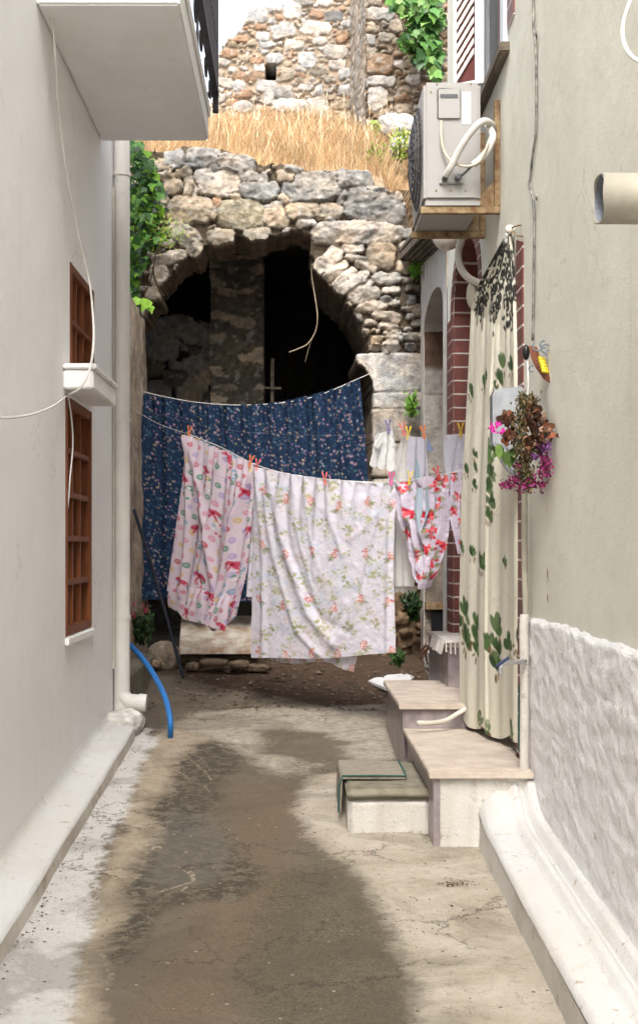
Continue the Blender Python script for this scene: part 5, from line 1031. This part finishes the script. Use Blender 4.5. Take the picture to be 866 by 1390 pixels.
# ================================================================ LEAVES AND PLANTS
def leaf_mesh(name, cs, sizes, cols, mat, parent=None, shape='ivy', face=(0, -1, .5), spread=.9, seed=1, droop=None):
    rg = np.random.default_rng(seed); n = len(cs); cs = np.asarray(cs); sizes = np.asarray(sizes)
    sh = {'ivy': [(0, -.5, 0), (.42, -.42, .06), (.5, -.02, .1), (.26, .12, .05), (0, .6, -.06), (-.26, .12, .05), (-.5, -.02, .1), (-.42, -.42, .06)],
          'oval': [(0, -.5, 0), (.22, -.25, .04), (.26, .1, .05), (0, .55, -.03), (-.26, .1, .05), (-.22, -.25, .04)],
          'petal': [(0, -.4, 0), (.35, 0, .1), (0, .4, 0), (-.35, 0, .1)]}[shape]
    sh = np.array([(0, 0, 0)]+sh); m = len(sh)
    f = np.array(face)/np.linalg.norm(face)
    nr = f+rg.normal(0, spread*.5, (n, 3)); nr /= np.linalg.norm(nr, axis=1)[:, None]
    dn = np.array([0, 0, -1.])+rg.normal(0, .5, (n, 3)); ty = dn-nr*(dn*nr).sum(1)[:, None]; ty /= np.linalg.norm(ty, axis=1)[:, None]; tx = np.cross(ty, nr)
    V = cs[:, None, :]+sizes[:, None, None]*(tx[:, None, :]*sh[None, :, 0:1]+ty[:, None, :]*sh[None, :, 1:2]+nr[:, None, :]*sh[None, :, 2:3])
    tri = np.array([(0, i, i % (m-1)+1) for i in range(1, m)]); Fq = (np.arange(n)*m)[:, None, None]+tri[None]; cc = np.repeat(np.asarray(cols), m, 0)
    return np_mesh(name, V.reshape(-1, 3), Fq.reshape(-1, 3), mat, parent, cc, smooth=False)
G = [S(98, 146, 36), S(70, 118, 36), S(44, 82, 32), S(120, 166, 44), S(34, 62, 30), S(80, 126, 48), S(52, 92, 36)]
def pick(n, pal, seed=1, j=.2): rg = np.random.default_rng(seed); return np.array(pal)[rg.integers(0, len(pal), n)]*rg.uniform(1-j, 1+j, (n, 1))
def vine(name, label, clumps, Y, depth, n, size, pal, seed):
    rg = np.random.default_rng(seed); t = thing(name, P(clumps[0][0], clumps[0][1], Y), label, 'climbing plant'); cs = []
    wts = np.array([a*b for _, _, a, b in clumps]); wts = wts/wts.sum()
    for _ in range(n):
        x, y, a, b = clumps[rg.choice(len(clumps), p=wts)]; an = rg.uniform(0, 2*PI); q = math.sqrt(rg.random()); cs.append(P(x+a*q*math.cos(an), y+b*q*math.sin(an), Y-rg.random()**1.5*depth))
    cs = np.array(cs); sz = rg.uniform(*size, n); leaf_mesh('leaves', cs, sz, pick(n, pal, seed), M['leaf'], t, seed=seed)
    s = MB()
    for k in range(12):
        a, b = rg.choice(len(clumps), 2); pa, pb = P(clumps[a][0], clumps[a][1], Y-.02), P(clumps[b][0], clumps[b][1], Y-.04)
        s.tube([pa, (pa+pb)/2+Vector((rg.uniform(-.05, .05), 0, rg.uniform(-.05, .05))), pb], .005, 5)
    s.build('stem', M['stem'], t); return t
v = vine('grape_vine', 'bright green vine hanging down the left edge of the arch beside the drainpipe', [(183, 205, 12, 14), (195, 225, 14, 18), (190, 262, 22, 30), (203, 288, 24, 22), (192, 320, 22, 26), (186, 350, 16, 26), (180, 390, 9, 30), (208, 262, 16, 14), (214, 318, 14, 8), (178, 430, 6, 12), (200, 240, 14, 14)], 9.9, .38, 900, (.022, .075), G, 3)
leaf_mesh('tip_leaf', [P(197, 414, 9.6), P(188, 408, 9.62), P(205, 420, 9.62)], [.10, .08, .06], [S(150, 200, 60)]*3, M['leaf'], v, seed=9, spread=.3)
fw = []
rg = np.random.default_rng(4)
leaf_mesh('tendrils', [P(225+rg.normal(0, 14), 312+rg.normal(0, 13), 9.75-rg.random()*.2) for _ in range(240)], rg.uniform(.012, .03, 240), pick(240, [S(150, 175, 60), S(120, 160, 60), S(180, 180, 90)], 5), M['leaf'], v, 'oval', seed=6)
vine('ivy', 'large leaved green ivy hanging over the upper ruin at the top', [(560, 12, 22, 14), (573, 40, 22, 18), (585, 70, 16, 22), (592, 95, 9, 18), (540, 5, 16, 8), (590, 20, 14, 22), (552, 60, 10, 12), (568, 75, 8, 14)], 12.1, .3, 420, (.04, .12), [S(96, 138, 58), S(68, 110, 44), S(118, 150, 82), S(46, 84, 36), S(82, 124, 62)], 12)
def tuft(name, label, px, py, Y, w, h, n, pal, size, shape='oval', seed=1, cat='plant', flowers=None):
    rg = np.random.default_rng(seed); t = thing(name, P(px, py+h, Y), label, cat); base = P(px, py+h, Y); cs = []; s = MB()
    for k in range(max(6, n//18)):
        an = rg.uniform(-.9, .9); tip = P(px+w*math.sin(an*1.3)*rg.uniform(.5, 1), py-h*rg.uniform(.3, 1)*math.cos(an), Y-.1-rg.random()*.12); mid = (base+tip)/2+Vector((rg.uniform(-.02, .02), 0, .02)); s.tube([base, mid, tip], .0025, 4)
        for j in range(18): q = rg.uniform(.15, 1); cs.append(np.array(base.lerp(tip, q))+rg.normal(0, .012+.01*h/20, 3))
    s.build('stem', M['stem'], t); cs = np.array(cs); leaf_mesh('leaves', cs, rg.uniform(*size, len(cs)), pick(len(cs), pal, seed), M['leaf'], t, shape, seed=seed)
    if flowers:
        fp, pal2, fs = flowers; fc = np.array([np.array(P(a, b, Y-.2))+rg.normal(0, fs, 3) for a, b in fp for _ in range(14)]); leaf_mesh('flowers', fc, rg.uniform(.012, .024, len(fc)), pick(len(fc), pal2, seed), M['leaf'], t, 'petal', seed=seed)
    return t
DG = [S(38, 66, 34), S(50, 84, 40), S(66, 104, 48), S(30, 52, 30)]
tuft('geranium', 'dark green geranium with pink flowers between the drainpipe and the dark rod', 190, 850, 9.35, 26, 26, 420, DG, (.02, .05), 'oval', 5, flowers=([(175, 828), (180, 834), (197, 826), (177, 822)], [S(215, 60, 110), S(200, 40, 90)], .014))
tuft('wall_fern', 'bright green fern sprouting from the capital stone joint', 559, 550, 10.08, 13, 17, 220, [S(130, 180, 60), S(105, 160, 50)], (.018, .035), seed=6)
tuft('ledge_weed', 'small green weed under the wooden eave', 563, 366, 10.05, 11, 10, 160, [S(110, 160, 50), S(80, 130, 40)], (.02, .04), seed=7)
tuft('shrub', 'dark green shrub growing from the foot of the stone pier', 563, 822, 10.0, 16, 20, 300, DG, (.025, .05), seed=8)
tuft('ground_weed', 'small weed at the lower right hem of the coral sprig sheet', 540, 893, 9.2, 12, 9, 140, [S(80, 120, 50), S(60, 96, 40)], (.018, .04), seed=9)
tuft('moss_clump', 'low green weed in front of the white board behind the steps', 534, 945, 8.15, 7, 6, 60, DG, (.012, .025), seed=10)
tuft('bank_weed', 'green weed growing in the dry grass of the upper bank', 545, 195, 11.3, 20, 26, 240, [S(150, 165, 60), S(120, 150, 60), S(170, 175, 80)], (.02, .045), seed=11)
tuft('bank_sprig', 'thin green sprig at the foot of the upper ruin pier', 510, 175, 11.9, 7, 22, 90, [S(150, 165, 60), S(130, 160, 70)], (.02, .04), seed=12)
tuft('bank_clover', 'sparse green weeds in the dry grass above the right end of the arch', 512, 208, 10.9, 22, 20, 160, [S(140, 150, 60), S(118, 140, 58), S(165, 165, 84)], (.015, .035), seed=21)
# poppy
pp = thing('poppy', P(443, 190, 12.6), 'single red poppy in the dry grass of the terrace', 'flower')
c = P(443, 182, 12.4); MB().ball(c, .026, 6, (1, .6, .8)).build('petals', plain('poppy_red', (.7, .03, .015), .6, 0), pp, smooth=True); MB().tube([c, c+Vector((0, .05, -.25))], .003, 5, 0).build('stem', M['stem'], pp)
# dry grass
def grass():
    rg = np.random.default_rng(9); n = 42000
    X = rg.uniform(-2.0, 1.3, n); Y = 10.3+rg.random(n)**.8*3.2; 
    dens = fbm(X*1.5, Y*1.5, 61, 4)+.5; k = rg.random(n) < np.clip(.1+1.4*dens, 0, 1); k &= ~((X > .62) & (Y > 12.5)); X, Y = X[k], Y[k]
    # hanging fringe at the right
    X = np.concatenate([X, rg.uniform(.74, .98, 1800)]); Y = np.concatenate([Y, 10.22+rg.random(1800)*.35]); Y = np.where(Y < 10.3, 10.3, Y); n = len(X)
    Z = terr_z(X, Y)-.02; h = rg.uniform(.05, .20, n)*(1+.3*(Y > 11.5))*(.7+.8*np.clip(fbm(X*3, Y*3, 66, 3)+.5, 0, 1)); 
    lx = rg.normal(.05, .26, n)*h; ly = rg.normal(-.1, .25, n)*h; w = rg.uniform(.0012, .0030, n); a = rg.uniform(0, PI, n)
    dx, dy = np.cos(a)*w, np.sin(a)*w
    p0 = np.stack([X-dx, Y-dy, Z], -1); p1 = np.stack([X+dx, Y+dy, Z], -1); m0 = np.stack([X-dx*.7+lx*.35, Y-dy*.7+ly*.35, Z+h*.6], -1); m1 = np.stack([X+dx*.7+lx*.35, Y+dy*.7+ly*.35, Z+h*.6], -1); tp = np.stack([X+lx, Y+ly, Z+h], -1); tq = tp+np.stack([dx*.5, dy*.5, h*.02], -1)
    V = np.stack([p0, p1, m1, m0, tq, tp], 1).reshape(-1, 3); b = (np.arange(n)*6)[:, None]; Fq = np.vstack([b+[0, 1, 2, 3], b+[3, 2, 4, 5]])
    pal = [S(186, 154, 112), S(176, 136, 92), S(192, 168, 130), S(160, 118, 78), S(180, 142, 98), S(138, 104, 70), S(200, 184, 154)]; pc = (pick(n, pal, 3, .18)*.82+.06)*(1+1.3*fbm(X*3.5, Y*3.5, 81, 4))[:, None]*np.array([1.03, 1.0, .86]); c = np.repeat(pc, 6, 0)
    tag(np_mesh('dry_grass', V, Fq, M['dry'], None, c, smooth=False), 'dry golden grass covering the terrace above the arch', 'grass', kind='stuff')
grass()
def stalks():
    rg = np.random.default_rng(19); b = MB()
    for _ in range(170):
        x, y = rg.uniform(-1.6, .9), rg.uniform(10.6, 13.2)
        if x > .6 and y > 12.3: continue
        z = float(terr_z(np.array([x]), np.array([y]))[0]); h = rg.uniform(.2, .42); t = Vector((x+rg.normal(0, .06), y+rg.normal(0, .04), z+h)); b.tube([(x, y, z), ((x+t.x)/2+rg.normal(0, .015), y, z+h*.5), t], .0016, 3, 1, False)
        b.tube([t, t+Vector((rg.normal(0, .01), 0, .05))], [.005, .001], 4, 0)
    tag(b.build('grass_stalks', plain('straw', (.66, .54, .36), .8, .1), fix=False), 'tall straw stalks with seed heads standing in the dry grass', 'grass', kind='stuff')
stalks()
# hanging root
tag(MB().tube([P(423, 330, 10.35), P(423, 370, 10.33), P(428, 405, 10.3), P(431, 430, 10.28), P(428, 450, 10.3), P(418, 466, 10.3), P(405, 473, 10.3), P(392, 478, 10.3)], .006, 5).tube([P(428, 450, 10.3), P(420, 470, 10.32), P(414, 492, 10.35)], .003, 4).build('hanging_root', plain('pale_root', (.30, .24, .17), .9, .2), smooth=True), 'thin pale root dangling from the arch into the dark opening', 'root')
tag(MB().tube([P(207, 362, 10.0), P(210, 378, 9.98), P(216, 392, 9.98), P(222, 402, 10.0)], .008, 5).build('twig', M['stem'], smooth=True), 'short brown twig under the left haunch of the arch', 'twig')
# hose, rod
tag(MB().tube([P(160, 862, 8.3), P(172, 872, 8.2), P(190, 890, 8.0), P(208, 915, 7.8), P(222, 942, 7.6), P(229, 965, 7.5), P(231.5, 986, 7.45), P(231, 1004, 7.5)], .0165, 10).build('blue_hose', M['bluehose'], smooth=True), 'bright blue hose arching from behind the drainpipe to the ground', 'hose')
tag(MB().tube([P(182, 692, 9.0), P(205, 765, 8.95), P(228, 845, 8.92), P(249, 921, 8.95)], .0115, 8).build('leaning_rod', M['darkrod'], smooth=True), 'dark rod leaning in front of the navy sheet', 'rod')
# lime lump beyond the kerb end
rock('kerb_lump', (-.98, 7.62, .50), .11, .22, .07, (.70, .67, .62), None, 31); tag(bpy.data.objects['kerb_lump'], kind='structure')
tag(roughbox('side_kerb', -1.2, -1.02, 7.95, 9.7, .3, .74, M['block'], None, .02, seed=14), kind='structure')

# ---- box, strap and bouquet on the right wall
mb = thing('metal_box', (.92, 5.6, 2.0), 'grey metal box on the wall behind the dried flowers', 'box')
pl = [P(669, 532, 5.56), P(674, 527, 5.56), P(712, 524, 5.56), P(716, 650, 5.56), P(700, 645, 5.56), P(690, 636, 5.56), P(669, 600, 5.56)]
MB().prism(pl, (0, .10, 0)).build('case', M['metal'], mb, bevel=.008)
MB().prism([P(680, 534, 5.55), P(712, 532, 5.55), P(712, 600, 5.55), P(690, 612, 5.55), P(680, 596, 5.55)], (0, .02, 0)).build('lid', M['metal'], mb, bevel=.004)
sb = thing('leather_strap', P(730, 490, 5.1), 'brown leather strap with black bell, yellow spool and curled wires on the beige wall', 'strap')
MB().prism([P(717, 468, 5.14), P(726, 470, 5.14), P(733, 490, 5.10), P(740, 503, 5.07), P(749, 514, 5.03), P(748, 521, 5.03), P(738, 515, 5.08), P(727, 500, 5.12), P(720, 485, 5.14)], (.012, .012, 0)).build('strap', M['leather'], sb, bevel=.002)
MB().ball(P(714, 478, 5.16), .018, 10, (.8, .8, 1.7)).build('bell', M['black'], sb, smooth=True)
ys = MB()
for k in range(5): c = P(735+k*1.2, 487+k*4.2, 5.08-.004*k); ys.tube([c+Vector((-.013, 0, .005)), c+Vector((.013, 0, -.005))], .0085, 8, 0)
ys.build('spool', M['yellow'], sb, smooth=True)
for q, r_, a0 in (((729, 470), 6, 0), ((741, 473), 6, 1.5), ((747, 480), 6, 2.6), ((738, 467), 5, .8), ((722, 500), 4, 1)):
    MB().tube([P(q[0]+r_*math.cos(a0+t), q[1]+r_*math.sin(a0+t), 5.06) for t in [k*.6 for k in range(8)]], .0032, 5).build('wire_curl', M['wire'], sb, smooth=True)
bq = thing('dried_bouquet', P(718, 600, 5.15), 'hanging bunch of dried leaves and magenta flowers on the right wall', 'bouquet')
MB().tube([P(716, 490, 5.14), P(717, 515, 5.12), P(716, 538, 5.12), P(712, 545, 5.1)], .004, 6).tube([P(716, 535, 5.12), P(722, 545, 5.1)], .003, 5).build('string', M['string'], bq, smooth=True)
rg = np.random.default_rng(17)
def cloud(name, cl, n, size, pal, shape, seed, d=.10):
    rg = np.random.default_rng(seed); cs = []
    w_ = np.array([c[2]*c[3] for c in cl], float); w_ /= w_.sum()
    for _ in range(n): x, y, a, b = cl[rg.choice(len(cl), p=w_)]; q = x+a*rg.normal(0, .5); cs.append(P(q, y+b*rg.normal(0, .5), min(5.15, .95*F/(q-CX))-rg.random()*d))
    return leaf_mesh(name, cs, rg.uniform(*size, n), pick(n, pal, seed, .3), M['leaf'], bq, shape, seed=seed, spread=1.3, face=(-.4, -1, .1))
cloud('seed_heads', [(710, 545, 9, 12), (708, 570, 10, 18), (707, 600, 11, 22), (711, 630, 11, 18), (716, 650, 10, 14), (722, 540, 9, 8)], 1100, (.010, .022), [S(110, 98, 66), S(88, 80, 54), S(130, 112, 74), S(72, 64, 44), S(95, 90, 50)], 'oval', 2)
cloud('dead_leaves', [(689, 568, 8, 10), (690, 590, 8, 12), (724, 558, 10, 10), (722, 575, 10, 14), (733, 585, 12, 16), (742, 590, 9, 14), (730, 605, 12, 10), (716, 605, 5, 14)], 300, (.014, .038), [S(128, 84, 60), S(108, 68, 50), S(138, 78, 48), S(88, 60, 45), S(140, 106, 80), S(70, 48, 36), S(58, 42, 33)], 'ivy', 3)
cloud('green_leaf', [(695, 622, 8, 7), (675, 612, 4, 4)], 9, (.05, .085), [S(110, 140, 72), S(90, 118, 60)], 'oval', 4)
MG = [S(140, 24, 90), S(115, 18, 72), S(160, 42, 112), S(85, 16, 54)]
cloud('magenta_flowers', [(688, 658, 11, 7), (698, 650, 8, 7), (712, 662, 10, 7), (722, 655, 9, 9), (738, 640, 9, 13), (741, 625, 8, 12), (735, 660, 6, 6), (705, 632, 10, 4)], 560, (.010, .019), MG, 'petal', 5, .12)
cloud('purple_flowers', [(735, 608, 10, 10), (743, 605, 6, 8), (728, 620, 8, 6)], 160, (.010, .017), [S(130, 75, 150), S(150, 90, 160), S(105, 55, 120)], 'petal', 6, .12)
cloud('pink_flowers', [(668, 580, 5, 4), (676, 576, 5, 4), (682, 586, 4, 4), (671, 585, 5, 3)], 70, (.012, .02), [S(235, 70, 185), S(220, 50, 165)], 'petal', 7)
# fallen petals on ground and step: a few magenta ones
fp = []
for a, b_ in ((500, 1163), (690, 1110), (686, 1120), (640, 1180), (605, 1200), (735, 1130)): x, y = gp(a, b_); fp.append((x, y, gz(y)+.02))
for a in ((.72, 5.35), (.78, 5.40), (.83, 5.33), (.66, 5.45), (.9, 5.38)): fp.append((*a, z1+.005))
for a in ((.80, 4.7), (.79, 4.5), (.92, 4.45), (.84, 4.9)): fp.append((*a, gz(a[1])+.15))
tag(leaf_mesh('fallen_petals', fp, [.014]*len(fp), [S(190, 40, 120)]*len(fp), M['leaf'], None, 'petal', face=(0, 0, 1), spread=.2, seed=3), 'magenta petals fallen on the steps and kerb', 'petals', kind='stuff')
def litter():
    rg = np.random.default_rng(71); cs = []; 
    for a, b_, s, n in ((620, 1205, 22, 70), (207, 998, 12, 60), (440, 985, 60, 30), (300, 1100, 80, 60), (560, 1240, 60, 40), (60, 1200, 60, 40)):
        for _ in range(n): x, y = gp(a+rg.normal(0, s*.6), b_+rg.normal(0, s*(.13 if n >= 60 and s < 30 else .5))); cs.append((x, y, gz(y)+.014))
    n = len(cs); leaf_mesh('leaf_litter', cs, rg.uniform(.006, .016, n), pick(n, [S(95, 65, 48), S(70, 50, 38), S(120, 90, 65)], 3), M['leaf'], None, 'oval', face=(0, 0, 1), spread=.5, seed=8)
    tag(bpy.data.objects['leaf_litter'], 'crumbs of dry leaf litter scattered on the paving', 'leaf litter', kind='stuff')
litter()
def gravel():
    rg = np.random.default_rng(5); cs = []
    for _ in range(520): cs.append((rg.uniform(-1.0, .9), rg.uniform(8.3, 9.75), 0, rg.uniform(.004, .022)))
    for _ in range(420):
        px, py = rg.uniform(130, 640), rg.uniform(990, 1380); x, y = gp(px, py); cs.append((x, y, 0, rg.uniform(.0015, .005)))
    for _ in range(160): y = rg.uniform(3.2, 7.2); cs.append((-.885+abs(rg.normal(0, .03)), y, 0, rg.uniform(.002, .007)))
    cs = np.array(cs); n = len(cs); th = np.array([(0, 0, .6), (1, 0, 0), (.3, .95, .1), (-.8, .6, 0), (-.8, -.6, .1), (.3, -.95, 0)]); Vb = cs[:, None, :3]+cs[:, 3, None, None]*th[None]*rg.uniform(.6, 1.3, (n, 6, 3)); Vb[..., 2] += (SL*cs[:, 1]+np.clip((cs[:, 1]-9.15)/.6, 0, 1)*.06+.003)[:, None]
    tri = np.array([(0, 1, 2), (0, 2, 3), (0, 3, 4), (0, 4, 5), (0, 5, 1)]); Fq = (np.arange(n)*6)[:, None, None]+tri[None]
    o = np_mesh('gravel', Vb.reshape(-1, 3), Fq.reshape(-1, 3), M['stone'], None, np.repeat(pick(n, [(.2, .15, .11), (.14, .10, .07), (.27, .22, .17), (.09, .065, .045)], 4), 6, 0), smooth=False); tag(o, 'small stones and grit scattered over the soil and paving', 'gravel', kind='stuff')
gravel()

# ================================================================ CAMERA, LIGHT
cam = bpy.data.cameras.new('camera'); co = bpy.data.objects.new('camera', cam); col.objects.link(co)
co.location = (0, 0, EYE); co.rotation_euler = (PI/2, 0, 0); cam.sensor_fit = 'HORIZONTAL'; cam.sensor_width = 36; cam.lens = F/866*36
cam.shift_x = (433-CX)/866; cam.shift_y = (CY-695)/866; cam.clip_end = 1000; cam.clip_start = .05
scn = bpy.context.scene; scn.camera = co
w = bpy.data.worlds.new('World'); scn.world = w; w.use_nodes = True; nt = w.node_tree; nt.nodes.clear()
sky = nt.nodes.new('ShaderNodeTexSky'); sky.sky_type = 'NISHITA'; sky.sun_disc = False; EL, AZ = math.radians(50), math.radians(188)
sky.sun_elevation = EL; sky.sun_rotation = AZ; sky.air_density = 1; sky.dust_density = 5
hsv = nt.nodes.new('ShaderNodeHueSaturation'); hsv.inputs['Saturation'].default_value = .46; hsv.inputs['Value'].default_value = 1.0
bg = nt.nodes.new('ShaderNodeBackground'); bg.inputs['Strength'].default_value = .15; ow = nt.nodes.new('ShaderNodeOutputWorld')
nt.links.new(sky.outputs[0], hsv.inputs['Color']); nt.links.new(hsv.outputs[0], bg.inputs[0]); nt.links.new(bg.outputs[0], ow.inputs[0])
sun = bpy.data.lights.new('sun', 'SUN'); so = bpy.data.objects.new('sun', sun); col.objects.link(so); sun.energy = 1.1; sun.angle = math.radians(35); sun.color = (1, .985, .96)
# sun direction: rotation measured from +Y clockwise
d = Vector((math.sin(AZ)*math.cos(EL), math.cos(AZ)*math.cos(EL), math.sin(EL))); so.rotation_euler = d.to_track_quat('Z', 'Y').to_euler(); so.location = (0, 0, 12)
vs = scn.view_settings; vs.view_transform = 'Standard'; vs.look = 'None'; vs.exposure = 2.0; vs.gamma = 1; vs.use_curve_mapping = False
scn.cycles.use_denoising = True; scn.cycles.max_bounces = 8; scn.cycles.diffuse_bounces = 6
